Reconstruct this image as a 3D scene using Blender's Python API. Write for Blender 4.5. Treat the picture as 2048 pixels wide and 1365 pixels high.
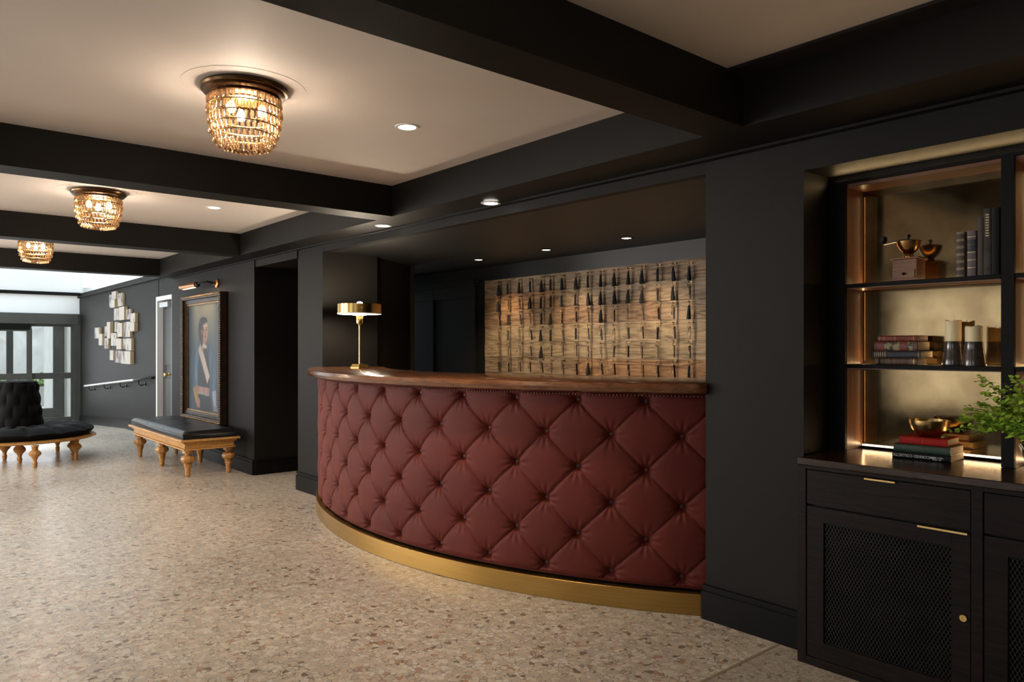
import bpy, bmesh, math, random
import numpy as np
from mathutils import Vector, Matrix
for o in list(bpy.data.objects): bpy.data.objects.remove(o)
SC = bpy.context.scene
COL = SC.collection
rnd = random.Random(7)
PI = math.pi
# ------------------------------------------------------------------ camera, world, lights, exposure
cam = bpy.data.cameras.new('camera'); camo = bpy.data.objects.new('camera', cam); COL.objects.link(camo)
camo.location = (0, 0, 1.35); camo.rotation_euler = (PI/2, 0, math.radians(49.61))
cam.sensor_width = 36; cam.lens = 36*1488/2048; cam.shift_y = 13/2048; cam.clip_start = .05; cam.clip_end = 200
SC.camera = camo
SC.view_settings.view_transform = 'Standard'; SC.view_settings.look = 'None'
SC.view_settings.gamma = 1; SC.view_settings.use_curve_mapping = False
SC.view_settings.exposure = 0.0
SC.cycles.sample_clamp_indirect = 6; SC.cycles.max_bounces = 7; SC.cycles.adaptive_threshold = .015; SC.cycles.caustics_reflective = False; SC.cycles.caustics_refractive = False
SC.cycles.transparent_max_bounces = 14
W = bpy.data.worlds.new('sky'); SC.world = W; W.use_nodes = True
nt = W.node_tree; nt.nodes.clear()
out = nt.nodes.new('ShaderNodeOutputWorld'); bg = nt.nodes.new('ShaderNodeBackground')
tc = nt.nodes.new('ShaderNodeTexCoord'); nz = nt.nodes.new('ShaderNodeTexNoise'); nz.inputs['Scale'].default_value = 3.5; nz.inputs['Detail'].default_value = 5
rp = nt.nodes.new('ShaderNodeValToRGB'); rp.color_ramp.elements[0].position = .40; rp.color_ramp.elements[0].color = (.42, .62, .80, 1)
rp.color_ramp.elements[1].position = .56; rp.color_ramp.elements[1].color = (1, 1, 1, 1)
nt.links.new(tc.outputs['Generated'], nz.inputs['Vector']); nt.links.new(nz.outputs['Fac'], rp.inputs['Fac'])
nt.links.new(rp.outputs['Color'], bg.inputs['Color']); bg.inputs['Strength'].default_value = 2.3
nt.links.new(bg.outputs[0], out.inputs[0])

def area(name, loc, rot, sx, sy, power, color, spread=180):
    l = bpy.data.lights.new(name, 'AREA'); l.shape = 'RECTANGLE'; l.size = sx; l.size_y = sy; l.energy = power; l.color = color; l.spread = math.radians(spread)
    o = bpy.data.objects.new(name, l); COL.objects.link(o); o.location = loc; o.rotation_euler = rot; return o
def spot(name, loc, power, color, ang=100, blend=.6, rot=(0, 0, 0), size=.03):
    l = bpy.data.lights.new(name, 'SPOT'); l.energy = power; l.color = color; l.spot_size = math.radians(ang); l.spot_blend = blend; l.shadow_soft_size = size
    o = bpy.data.objects.new(name, l); COL.objects.link(o); o.location = loc; o.rotation_euler = rot; return o
def point(name, loc, power, color, size=.03):
    l = bpy.data.lights.new(name, 'POINT'); l.energy = power; l.color = color; l.shadow_soft_size = size
    o = bpy.data.objects.new(name, l); COL.objects.link(o); o.location = loc; return o
WARM = (1, .72, .45); WARM2 = (1, .80, .58); DAY = (.93, .96, 1)
# area lamps added to light the room, set at invented windows behind the camera
for k, x in enumerate((-11.5, -7.5, -3.5, .3)):
    area('window_daylight', (x, -3.93, 1.35), (PI/2, 0, 0), 2.2, 1.7, (310, 150, 14, 2)[k], (1, .95, .89))
# entrance daylight
area('entrance_daylight', (-17.2, 1.2, 1.2), (PI/2, 0, -PI/2), 3.2, 1.9, 35, DAY)

# ------------------------------------------------------------------ materials
MATS = {}
def mat(name, color=(.5, .5, .5), rough=.5, metal=0, color2=None, scale=8, stretch=(1, 1, 1), bump=0, detail=4, spec=.5, ramp=(.35, .65),
        emit=None, estr=0, sheen=0, sheen_tint=None, coat=0, wave=False, trans=0, alpha=1, bscale=None, rough2=None, tex='Object', dist=.6):
    if name in MATS: return MATS[name]
    m = bpy.data.materials.new(name); m.use_nodes = True; MATS[name] = m
    n = m.node_tree; b = n.nodes['Principled BSDF']; L = n.links.new
    b.inputs['Base Color'].default_value = (*color, 1); b.inputs['Roughness'].default_value = rough; b.inputs['Metallic'].default_value = metal
    b.inputs['Specular IOR Level'].default_value = spec
    if sheen: b.inputs['Sheen Weight'].default_value = sheen; b.inputs['Sheen Roughness'].default_value = .35; b.inputs['Sheen Tint'].default_value = (*(sheen_tint or (1, 1, 1)), 1)
    if coat: b.inputs['Coat Weight'].default_value = coat; b.inputs['Coat Roughness'].default_value = .12
    if trans: b.inputs['Transmission Weight'].default_value = trans
    if emit: b.inputs['Emission Color'].default_value = (*emit, 1); b.inputs['Emission Strength'].default_value = estr
    if alpha < 1: b.inputs['Alpha'].default_value = alpha
    if color2 or bump:
        tcn = n.nodes.new('ShaderNodeTexCoord'); mp = n.nodes.new('ShaderNodeMapping'); mp.inputs['Scale'].default_value = stretch
        L(tcn.outputs[tex], mp.inputs['Vector'])
        info = n.nodes.new('ShaderNodeObjectInfo'); vm = n.nodes.new('ShaderNodeVectorMath'); vm.operation = 'ADD'
        ms = n.nodes.new('ShaderNodeMath'); ms.operation = 'MULTIPLY'; ms.inputs[1].default_value = 37
        L(info.outputs['Random'], ms.inputs[0]); L(mp.outputs[0], vm.inputs[0]); L(ms.outputs[0], vm.inputs[1])
        tn = n.nodes.new('ShaderNodeTexNoise'); tn.inputs['Scale'].default_value = scale; tn.inputs['Detail'].default_value = detail; tn.inputs['Distortion'].default_value = dist
        L(vm.outputs[0], tn.inputs['Vector'])
        if color2:
            r = n.nodes.new('ShaderNodeValToRGB'); r.color_ramp.elements[0].position = ramp[0]; r.color_ramp.elements[1].position = ramp[1]
            r.color_ramp.elements[0].color = (*color, 1); r.color_ramp.elements[1].color = (*color2, 1)
            L(tn.outputs['Fac'], r.inputs['Fac']); L(r.outputs['Color'], b.inputs['Base Color'])
        if rough2 is not None:
            mr = n.nodes.new('ShaderNodeMapRange'); mr.inputs['To Min'].default_value = rough; mr.inputs['To Max'].default_value = rough2
            L(tn.outputs['Fac'], mr.inputs['Value']); L(mr.outputs[0], b.inputs['Roughness'])
        if bump:
            bt = tn
            if bscale:
                bt = n.nodes.new('ShaderNodeTexNoise'); bt.inputs['Scale'].default_value = bscale; bt.inputs['Detail'].default_value = 3; L(vm.outputs[0], bt.inputs['Vector'])
            bp = n.nodes.new('ShaderNodeBump'); bp.inputs['Strength'].default_value = bump; bp.inputs['Distance'].default_value = .004
            L(bt.outputs['Fac'], bp.inputs['Height']); L(bp.outputs[0], b.inputs['Normal'])
    return m
def emitmat(name, color, s):
    if name in MATS: return MATS[name]
    m = mat(name, color, .5, emit=color, estr=s); return m
def glassmat(name, tint=(.95, .97, .96), ior=1.45):
    m = bpy.data.materials.new(name); m.use_nodes = True; MATS[name] = m; n = m.node_tree; n.nodes.clear()
    o = n.nodes.new('ShaderNodeOutputMaterial'); t = n.nodes.new('ShaderNodeBsdfTransparent'); t.inputs[0].default_value = (*tint, 1)
    g = n.nodes.new('ShaderNodeBsdfGlossy'); g.inputs['Roughness'].default_value = .03; mx = n.nodes.new('ShaderNodeMixShader')
    f = n.nodes.new('ShaderNodeFresnel'); f.inputs[0].default_value = ior
    ge = n.nodes.new('ShaderNodeNewGeometry'); sb = n.nodes.new('ShaderNodeMath'); sb.operation = 'SUBTRACT'; sb.inputs[0].default_value = 1; n.links.new(ge.outputs['Backfacing'], sb.inputs[1])
    mf = n.nodes.new('ShaderNodeMath'); mf.operation = 'MULTIPLY'; n.links.new(f.outputs[0], mf.inputs[0]); n.links.new(sb.outputs[0], mf.inputs[1])   # an outgoing face does not reflect again
    n.links.new(mf.outputs[0], mx.inputs[0]); n.links.new(t.outputs[0], mx.inputs[1]); n.links.new(g.outputs[0], mx.inputs[2]); n.links.new(mx.outputs[0], o.inputs[0]); return m
CHAR = mat('charcoal_paint', (.0100, .0088, .0077), .55, color2=(.0118, .0105, .0093), scale=1.5, bump=.08, bscale=220, spec=.16)
CHARB = mat('charcoal_gloss_trim', (.006, .006, .0058), .36, color2=(.0065, .006, .0058), scale=2, bump=.03, spec=.12)
CEIL = mat('ceiling_plaster', (.72, .65, .595), .7, color2=(.76, .69, .635), scale=1.2, bump=.05, bscale=60)
ALC = mat('alcove_charcoal', (.008, .008, .0076), .5, color2=(.010, .010, .0095), scale=2, bump=.05, bscale=200)
WHITE = mat('white_paint', (.74, .75, .74), .5, color2=(.78, .78, .77), scale=2)
DARKWOOD = mat('ebonised_oak', (.005, .003, .0026), .5, color2=(.016, .008, .006), scale=5, stretch=(1.2, 12, 14), bump=.25, ramp=(.3, .7), spec=.15)
TOPWOOD = mat('dark_top_oak', (.016, .008, .005), .22, color2=(.045, .022, .012), scale=5, stretch=(1.2, 14, 14), bump=.12, ramp=(.3, .7), spec=.5)
BLACKFR = mat('black_frame', (.003, .003, .003), .55, color2=(.005, .0045, .0045), scale=6, stretch=(8, 8, .6), bump=.1, spec=.15)
SHELFW = mat('walnut_panel', (.10, .040, .018), .38, color2=(.24, .105, .045), scale=4, stretch=(9, 9, .8), bump=.25, ramp=(.25, .75), detail=7)
SHELFH = mat('walnut_soffit', (.10, .040, .018), .38, color2=(.24, .105, .045), scale=4, stretch=(.8, 9, 9), bump=.25, ramp=(.25, .75), detail=7)
CTOP = mat('counter_walnut', (.070, .024, .010), .2, color2=(.26, .105, .044), scale=3.2, stretch=(1, 7, 16), bump=.05, ramp=(.25, .75), detail=7, coat=.5)
BRASS = mat('brass', (.72, .47, .16), .26, 1, color2=(.80, .54, .20), scale=3, bump=.02)
BRASSB = mat('brushed_brass_kick', (.38, .22, .06), .36, 1, color2=(.44, .27, .08), scale=3, stretch=(1, 1, 90), bump=.06)
COPPER = mat('copper', (.70, .32, .14), .3, 1, color2=(.78, .38, .18), scale=5)
BRONZE = mat('dark_bronze', (.10, .055, .025), .3, .9, color2=(.16, .085, .035), scale=6)
VELVET = mat('oxblood_velvet', (.105, .0135, .009), .62, color2=(.130, .019, .0125), scale=3, bump=.12, bscale=600, sheen=.22, sheen_tint=(.85, .35, .28), spec=.25)
BUTTON = mat('velvet_button', (.075, .012, .009), .5, color2=(.09, .014, .01), scale=12, sheen=.3, sheen_tint=(.8, .35, .3))
BLACKV = mat('black_velvet', (.002, .002, .0025), .8, color2=(.003, .003, .0035), scale=5, sheen=.02, spec=.15, bump=.1, bscale=300)
LEATHER = mat('black_leather', (.005, .005, .0055), .34, color2=(.008, .008, .0085), scale=6, bump=.25, bscale=90)
GOLDOAK = mat('golden_oak', (.42, .20, .055), .35, color2=(.60, .33, .10), scale=7, stretch=(1, 5, 5), bump=.1, ramp=(.3, .7))
GOLDLEG = mat('golden_oak_turned', (.36, .16, .045), .35, color2=(.52, .27, .08), scale=9, stretch=(4, 4, 1), bump=.1, ramp=(.3, .7))
CHROME = mat('brushed_steel', (.62, .62, .62), .28, 1, color2=(.7, .7, .7), scale=5)
BLACKM = mat('black_metal', (.012, .012, .012), .4, .6, color2=(.018, .018, .018), scale=9)
DOORM = mat('bronze_door_metal', (.075, .075, .068), .4, .4, color2=(.09, .09, .082), scale=3)
DOORP = mat('door_paint', (.018, .0165, .016), .45, color2=(.023, .021, .020), scale=4)
PAPER = mat('page_edges', (.55, .46, .32), .8, color2=(.72, .63, .47), scale=5, stretch=(1, 1, 120), bump=.3)
WAX = mat('cream_wax', (.90, .76, .48), .5, color2=(.93, .80, .54), scale=9)
GLAZE = mat('dark_glazed_ceramic', (.035, .028, .024), .18, color2=(.09, .07, .06), scale=25, bump=.15, coat=.4)
TASSEL = mat('black_tassel', (.004, .004, .004), .8, color2=(.010, .009, .009), scale=20, stretch=(40, 40, 1), bump=.5)
LEATHF = mat('brown_leather_fob', (.014, .007, .005), .5, color2=(.03, .014, .008), scale=20, bump=.3)
KBRASS = mat('aged_brass', (.22, .14, .07), .35, 1, color2=(.42, .29, .14), scale=30)
GLASS = glassmat('clear_glass'); GLASS2 = glassmat('skylight_glass', ior=1.06)
BOWLB = mat('hammered_brass', (.45, .30, .11), .28, 1, color2=(.60, .42, .18), scale=30, bump=.35)
LEAF = mat('maidenhair_leaf', (.19, .42, .03), .5, color2=(.52, .70, .08), scale=14, ramp=(.3, .7)); 
GREEN2 = mat('shrub_leaf', (.14, .24, .05), .6, color2=(.30, .42, .12), scale=9)
STEMM = mat('dark_stem', (.02, .012, .008), .5, color2=(.03, .02, .012), scale=20)
SILL = mat('grey_sill', (.30, .30, .30), .4, color2=(.35, .35, .34), scale=4)

def floor_mat(name, sc, tone=1., dark=.5):
    m = bpy.data.materials.new(name); m.use_nodes = True; n = m.node_tree; b = n.nodes['Principled BSDF']; L = n.links.new
    tcn = n.nodes.new('ShaderNodeTexCoord'); nd = n.nodes.new('ShaderNodeTexNoise'); nd.inputs['Scale'].default_value = sc*.7; nd.inputs['Detail'].default_value = 2
    ml = n.nodes.new('ShaderNodeVectorMath'); ml.operation = 'SCALE'; ml.inputs['Scale'].default_value = .9/sc
    ad = n.nodes.new('ShaderNodeVectorMath'); ad.operation = 'ADD'
    L(tcn.outputs['Object'], nd.inputs['Vector']); L(nd.outputs['Color'], ml.inputs[0]); L(tcn.outputs['Object'], ad.inputs[0]); L(ml.outputs[0], ad.inputs[1])
    v = n.nodes.new('ShaderNodeTexVoronoi'); v.inputs['Scale'].default_value = sc; ve = n.nodes.new('ShaderNodeTexVoronoi'); ve.feature = 'DISTANCE_TO_EDGE'; ve.inputs['Scale'].default_value = sc
    L(ad.outputs[0], v.inputs['Vector']); L(ad.outputs[0], ve.inputs['Vector'])
    sp = n.nodes.new('ShaderNodeSeparateColor'); L(v.outputs['Color'], sp.inputs[0])
    r = n.nodes.new('ShaderNodeValToRGB'); cr = r.color_ramp; cr.interpolation = 'CONSTANT'
    cols = [(0, (.56, .51, .44)), (.16, (.68, .62, .53)), (.36, (.62, .53, .43)), (.46, (.72, .69, .63)), (.62, (.58, .53, .47)), (.74, (.64, .55, .47)), (.84, (.54, .49, .43)), (.94, (.46, .32, .23)), (.975, (.24, .19, .15))]
    while len(cr.elements) < len(cols): cr.elements.new(.5)
    for e, (p, c) in zip(cr.elements, cols): e.position = p; e.color = (c[0]*tone, c[1]*tone, c[2]*tone, 1)
    L(sp.outputs[0], r.inputs['Fac'])
    # broad tone drift of the stone mix
    nb = n.nodes.new('ShaderNodeTexNoise'); nb.inputs['Scale'].default_value = .9; nb.inputs['Detail'].default_value = 3; L(tcn.outputs['Object'], nb.inputs['Vector'])
    rb = n.nodes.new('ShaderNodeValToRGB'); rb.color_ramp.elements[0].position = .35; rb.color_ramp.elements[0].color = (.86, .84, .82, 1); rb.color_ramp.elements[1].position = .65; rb.color_ramp.elements[1].color = (1.0, .98, .94, 1)
    L(nb.outputs['Fac'], rb.inputs['Fac'])
    mu = n.nodes.new('ShaderNodeMix'); mu.data_type = 'RGBA'; mu.blend_type = 'MULTIPLY'; mu.inputs['Factor'].default_value = 1
    L(r.outputs['Color'], mu.inputs['A']); L(rb.outputs['Color'], mu.inputs['B'])
    # joints, irregular width
    nj = n.nodes.new('ShaderNodeTexNoise'); nj.inputs['Scale'].default_value = sc*.45; nj.inputs['Detail'].default_value = 3; L(tcn.outputs['Object'], nj.inputs['Vector'])
    mj = n.nodes.new('ShaderNodeMapRange'); mj.inputs['From Min'].default_value = .40; mj.inputs['From Max'].default_value = .70; mj.inputs['To Min'].default_value = .0; mj.inputs['To Max'].default_value = .095; L(nj.outputs['Fac'], mj.inputs['Value'])
    lt = n.nodes.new('ShaderNodeMath'); lt.operation = 'LESS_THAN'; L(ve.outputs['Distance'], lt.inputs[0]); L(mj.outputs[0], lt.inputs[1])
    mm = n.nodes.new('ShaderNodeMath'); mm.operation = 'MULTIPLY'; mm.inputs[1].default_value = dark; L(lt.outputs[0], mm.inputs[0])
    mx = n.nodes.new('ShaderNodeMix'); mx.data_type = 'RGBA'; L(mm.outputs[0], mx.inputs['Factor']); L(mu.outputs['Result'], mx.inputs['A']); mx.inputs['B'].default_value = (.075, .055, .038, 1)
    L(mx.outputs['Result'], b.inputs['Base Color'])
    b.inputs['Roughness'].default_value = .30; b.inputs['Specular IOR Level'].default_value = .5
    bp = n.nodes.new('ShaderNodeBump'); bp.inputs['Strength'].default_value = .25; bp.inputs['Distance'].default_value = .002; L(ve.outputs['Distance'], bp.inputs['Height'])
    nr = n.nodes.new('ShaderNodeMapRange'); nr.inputs['To Min'].default_value = .16; nr.inputs['To Max'].default_value = .42; L(nb.outputs['Fac'], nr.inputs['Value']); L(nr.outputs[0], b.inputs['Roughness'])
    L(bp.outputs[0], b.inputs['Normal'])
    return m
FLOOR = floor_mat('stone_chip_terrazzo', 42, 1.0, .62); FLOOR2 = floor_mat('fine_terrazzo', 75, .80, .6)

# ------------------------------------------------------------------ geometry helpers
class MB:
    def __init__(s): s.v = []; s.f = []; s.m = []
    def add(s, vs, fs, mi=0):
        k = len(s.v); s.v += [tuple(p) for p in vs]; s.f += [tuple(i+k for i in f) for f in fs]; s.m += [mi]*len(fs); return s
    def box(s, x0, x1, y0, y1, z0, z1, mi=0, M=None):
        p = [(x, y, z) for x in (x0, x1) for y in (y0, y1) for z in (z0, z1)]
        if M: p = [tuple(M @ Vector(q)) for q in p]
        return s.add(p, [(0, 1, 3, 2), (4, 6, 7, 5), (0, 4, 5, 1), (2, 3, 7, 6), (0, 2, 6, 4), (1, 5, 7, 3)], mi)
    def prism(s, poly, z0, z1, mi=0):
        n = len(poly); a = sum(poly[i][0]*poly[(i+1) % n][1]-poly[(i+1) % n][0]*poly[i][1] for i in range(n))
        if a < 0: poly = poly[::-1]
        v = [(x, y, z0) for x, y in poly]+[(x, y, z1) for x, y in poly]
        return s.add(v, [tuple(range(n))[::-1], tuple(range(n, 2*n))]+[(i, (i+1) % n, n+(i+1) % n, n+i) for i in range(n)], mi)
    def lathe(s, prof, c=(0, 0, 0), n=24, mi=0, flute=0, fl=8, M=None):
        v = []; 
        for r, z in prof:
            for k in range(n):
                a = 2*PI*k/n; rr = r*(1+flute*math.cos(fl*a)) if r > 1e-5 else r
                p = (rr*math.cos(a), rr*math.sin(a), z)
                if M: p = tuple(M @ Vector(p))
                v.append((c[0]+p[0], c[1]+p[1], c[2]+p[2]))
        f = [(i*n+k, i*n+(k+1) % n, (i+1)*n+(k+1) % n, (i+1)*n+k) for i in range(len(prof)-1) for k in range(n)]
        if prof[0][0] > 1e-5 and prof[0] != prof[-1]: f.append(tuple(range(n))[::-1])
        if prof[-1][0] > 1e-5 and prof[0] != prof[-1]: f.append(tuple((len(prof)-1)*n+k for k in range(n)))
        return s.add(v, f, mi)
    def tube(s, pts, r, n=8, mi=0, closed=False):
        P = [Vector(p) for p in pts]; v = []; up = Vector((0, 0, 1)); m = len(P)
        for i, p in enumerate(P):
            d = (P[(i+1) % m]-P[i-1]) if closed else (P[min(i+1, m-1)]-P[max(i-1, 0)])
            d.normalize(); a = up if abs(d.z) < .95 else Vector((1, 0, 0))
            x = d.cross(a).normalized(); y = d.cross(x); rr = r[i] if isinstance(r, (list, tuple)) else r
            for k in range(n):
                t = 2*PI*k/n; v.append(p+x*rr*math.cos(t)+y*rr*math.sin(t))
        q = m if closed else m-1
        f = [(i*n+k, i*n+(k+1) % n, ((i+1) % m)*n+(k+1) % n, ((i+1) % m)*n+k) for i in range(q) for k in range(n)]
        if not closed: f += [tuple(range(n)), tuple((m-1)*n+k for k in range(n))[::-1]]
        return s.add(v, f, mi)
    def ring(s, c, R0, R1, z0, z1, a0, a1, n=96, mi=0):   # angles measured from -Y towards +X
        v = []
        for i in range(n+1):
            a = a0+(a1-a0)*i/n; sx, cy = math.sin(a), -math.cos(a)
            for R, z in ((R0, z0), (R1, z0), (R1, z1), (R0, z1)): v.append((c[0]+R*sx, c[1]+R*cy, z))
        f = [(i*4+k, (i+1)*4+k, (i+1)*4+(k+1) % 4, i*4+(k+1) % 4) for i in range(n) for k in range(4)]
        f += [(0, 1, 2, 3), (n*4+3, n*4+2, n*4+1, n*4)]
        return s.add(v, f, mi)
    def sphere(s, c, r, n=12, m=8, mi=0, sc=(1, 1, 1)):
        prof = [(r*math.sin(PI*i/m), -r*math.cos(PI*i/m)) for i in range(m+1)]; prof[0] = (0, -r); prof[-1] = (0, r)
        k = len(s.v); s.lathe(prof, (0, 0, 0), n, mi)
        for i in range(k, len(s.v)): x, y, z = s.v[i]; s.v[i] = (c[0]+x*sc[0], c[1]+y*sc[1], c[2]+z*sc[2])
        return s
    def mesh(s, name, mats, smooth=False):
        me = bpy.data.meshes.new(name); me.from_pydata(s.v, [], s.f); 
        for m in (mats if isinstance(mats, (list, tuple)) else [mats]): me.materials.append(m)
        if any(s.m): me.polygons.foreach_set('material_index', s.m)
        bm = bmesh.new(); bm.from_mesh(me); bmesh.ops.remove_doubles(bm, verts=bm.verts, dist=1e-6)
        bmesh.ops.dissolve_degenerate(bm, edges=bm.edges, dist=1e-7); bmesh.ops.recalc_face_normals(bm, faces=bm.faces)
        if smooth is not False:
            for f in bm.faces: f.smooth = True
            ang = math.radians(40 if smooth is True else smooth)
            for e in bm.edges:
                if len(e.link_faces) == 2 and e.calc_face_angle(0) > ang: e.smooth = False
        bm.to_mesh(me); bm.free(); return me
def link(name, me, parent=None, loc=None, rot=None, **kw):
    o = bpy.data.objects.new(name, me); COL.objects.link(o)
    if parent: o.parent = parent
    if loc is not None: o.location = loc
    if rot is not None: o.rotation_euler = rot
    for k, v in kw.items(): o[k] = v
    return o
def obj(name, mb, mats, parent=None, smooth=False, bevel=0, **kw):
    """linked object; coordinates given in world space, parent empties sit unrotated so the offset is removed"""
    if parent is not None:
        off = parent_world(parent)
        if off.length > 0: mb.v = [(x-off.x, y-off.y, z-off.z) for x, y, z in mb.v]
    o = link(name, mb.mesh(name, mats, smooth), parent, **kw)
    if bevel: b = o.modifiers.new('bevel', 'BEVEL'); b.width = bevel; b.segments = 2; b.limit_method = 'ANGLE'
    return o
def parent_world(p):
    v = Vector((0, 0, 0))
    while p: v += p.location; p = p.parent
    return v
def thing(name, label, cat, loc=(0, 0, 0), group=None):
    o = bpy.data.objects.new(name, None); COL.objects.link(o); o.location = loc; o['label'] = label; o['category'] = cat; o.empty_display_size = .1
    if group: o['group'] = group
    return o
def struct(name, mb, m, parent=None, **kw):
    o = obj(name, mb, m, parent, **kw)
    if not parent: o['kind'] = 'structure'
    return o

# ------------------------------------------------------------------ room shell
YN, YL = 3.14, 3.04           # wall face near the desk, and left of it
ZS, ZC, ZH = 2.285, 2.503, 2.216
fl = struct('floor', MB().box(-13.62, -1.79, -4, 5.0, -.1, 0), FLOOR)
struct('floor_border', MB().box(-1.79, 3, -4, 3.6, -.1, 0), FLOOR2)
struct('floor_strip', MB().box(-1.797, -1.783, -4, 3.13, -.05, .0012), mat('zinc_strip', (.30, .25, .18), .5, .1, color2=(.34, .29, .21), scale=9))
rb = MB(); rb.add([(-13.62, -4, 0), (-13.62, 3.3, 0), (-17.6, 3.3, -.215), (-17.6, -4, -.215), (-13.62, -4, -.1), (-13.62, 3.3, -.1), (-17.6, 3.3, -.3), (-17.6, -4, -.3)], [(0, 1, 2, 3), (4, 7, 6, 5), (0, 4, 5, 1), (1, 5, 6, 2), (2, 6, 7, 3), (3, 7, 4, 0)])
struct('floor_ramp', rb, FLOOR)
# ceiling and its plaster medallions
ce = struct('ceiling', MB().box(-10.57, 3, -4, 2.8, ZC, 2.72), CEIL)
# beams
struct('trim_1', MB().box(-1.963, -1.763, -4, 2.785, ZS, ZC+.05), CHAR)
struct('trim_2', MB().box(-4.807, -4.593, -4, 2.785, ZS, ZC+.05), CHAR)
struct('trim_3', MB().box(-7.73, -7.52, -4, 2.785, ZS, ZC+.05), CHAR)
struct('trim_4', MB().box(-10.60, -10.36, -4, 2.785, ZS, ZC+.05), CHAR)
struct('trim_5', MB().box(1.0, 1.2, -4, 2.785, ZS, ZC+.05), CHAR)
struct('trim_6', MB().box(-10.60, 3, 2.785, 3.2, ZS, ZC+.05), CHAR)      # wall beam
# flat strip at the near bay, dark colour standing in for a recess's shade
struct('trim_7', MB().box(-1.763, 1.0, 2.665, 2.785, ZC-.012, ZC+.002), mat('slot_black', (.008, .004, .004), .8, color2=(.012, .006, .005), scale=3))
# small cornice ledge under the wall beam
struct('trim_8', MB().prism([(-10.6, 2.99), (-6.2, 3.005), (-2.2, 3.095), (3, 3.11), (3, 3.2), (-10.6, 3.2)], ZS-.012, ZS+.002), CHAR)
# walls
struct('wall_right', MB().box(-2.2, -1.684, YN, 5.1, -.05, 2.4), CHAR)                                  # pier between desk and bookcase
struct('wall_right', MB().box(-1.684, 3, YN, 3.62, 2.14, 2.4), CHAR)                                    # over the bookcase
struct('wall_right', MB().box(-1.684, 3, 3.62, 3.8, -.05, 2.4), CHAR)                                   # behind the bookcase
struct('wall_right', MB().box(.5, 3, YN, 3.62, -.05, 2.14), CHAR)
struct('wall_alcove', MB().box(-9, -2.2, 4.965, 5.1, -.05, 2.4), ALC)
struct('ceiling_alcove', MB().prism([(-6.72, 3.05), (-2.2, 3.145), (-2.2, 5.0), (-9, 5.0), (-9, 4.3), (-6.72, 4.3)], ZH, 2.4), ALC)
struct('wall_header', MB().prism([(-6.205, YL), (-2.2, YN), (-2.2, YN+.06), (-6.205, YL+.06)], ZH-.001, ZS+.01), CHAR)
struct('wall_pier', MB().prism([(-6.72, YL), (-6.205, YL), (-6.205, 3.60), (-6.30, 3.64), (-6.62, 4.15), (-6.72, 4.3)], -.05, 2.4), CHAR)
struct('wall_corridor', MB().box(-9, -6.72, 4.25, 4.35, -.05, 2.4), ALC)
struct('wall_left', MB().box(-10.67, -7.752, 3.02, 4.3, -.05, 2.4), CHAR)                                # wall with the portrait
struct('wall_corridor_header', MB().box(-7.752, -6.72, 3.03, 4.25, 2.20, 2.4), CHAR)
struct('wall_entrance', MB().box(-10.90, -10.67, 3.14, 3.3, -.05, 2.457).box(-17.5, -11.72, 3.14, 3.3, -.4, 2.457).box(-11.75, -10.90, 3.14, 3.3, 2.085, 2.457), CHAR)
struct('trim_9', MB().box(-17.45, -10.62, 3.10, 3.15, 2.36, 2.40), CHAR)
struct('wall_back', MB().box(3, 3.2, -4.2, 3.8, -.1, 2.7), CHAR)
# unseen street wall; its four windows are made up to house the added lamps
sw = MB(); xs = [-17.4, -12.6, -10.4, -8.6, -6.4, -4.6, -2.4, -.8, 1.4, 3.2]
for i in range(0, 9, 2): sw.box(xs[i], xs[i+1], -4.2, -4, -.3, 2.72)
for i in range(1, 9, 2): sw.box(xs[i], xs[i+1], -4.2, -4, -.3, .5).box(xs[i], xs[i+1], -4.2, -4, 2.2, 2.72)
struct('wall_street', sw, CHAR)
for i in range(1, 9, 2):
    w = struct('window_%d' % ((i+1)//2), MB().box(xs[i], xs[i]+.06, -4.15, -4.05, .5, 2.2).box(xs[i+1]-.06, xs[i+1], -4.15, -4.05, .5, 2.2).box(xs[i]+.06, xs[i+1]-.06, -4.15, -4.05, .5, .56).box(xs[i]+.06, xs[i+1]-.06, -4.15, -4.05, 2.14, 2.2).box((xs[i]+xs[i+1])/2-.02, (xs[i]+xs[i+1])/2+.02, -4.15, -4.05, .56, 2.14), DOORM)
    struct('glass_pane', MB().box(xs[i]+.06, xs[i+1]-.06, -4.11, -4.10, .56, 2.14), GLASS, w)
# baseboards: board with a moulded cap
def base(name, x0, x1, y0, y1, h=.17, t=.022, m=CHARB):
    struct(name, MB().box(x0-t, x1+t, y0-t, y1+t, 0, h-.03).box(x0-t*.6, x1+t*.6, y0-t*.6, y1+t*.6, h-.03, h-.012).box(x0-t*.85, x1+t*.85, y0-t*.85, y1+t*.85, h-.012, h), m)
base('baseboard_right', -2.19, -1.66, YN, YN+.1)
base('baseboard_pier', -6.70, -6.23, YL, YL+.1)
base('baseboard_pier_return', -6.715, -6.6, YL+.1, 4.2)
base('baseboard_left', -10.65, -7.775, 3.02, 3.1, .16)
base('baseboard_return', -7.85, -7.752, 3.05, 4.2, .16)
bb = MB()
for zz, t, z0 in ((.13, .022, 0), (.15, .014, .13), (.165, .019, .15)):
    bb.prism([(-11.74, 3.14-t), (-13.62, 3.14-t), (-13.62, 3.16), (-11.74, 3.16)], z0, zz)
struct('baseboard_entrance', bb, CHARB)
bb = MB()
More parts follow.
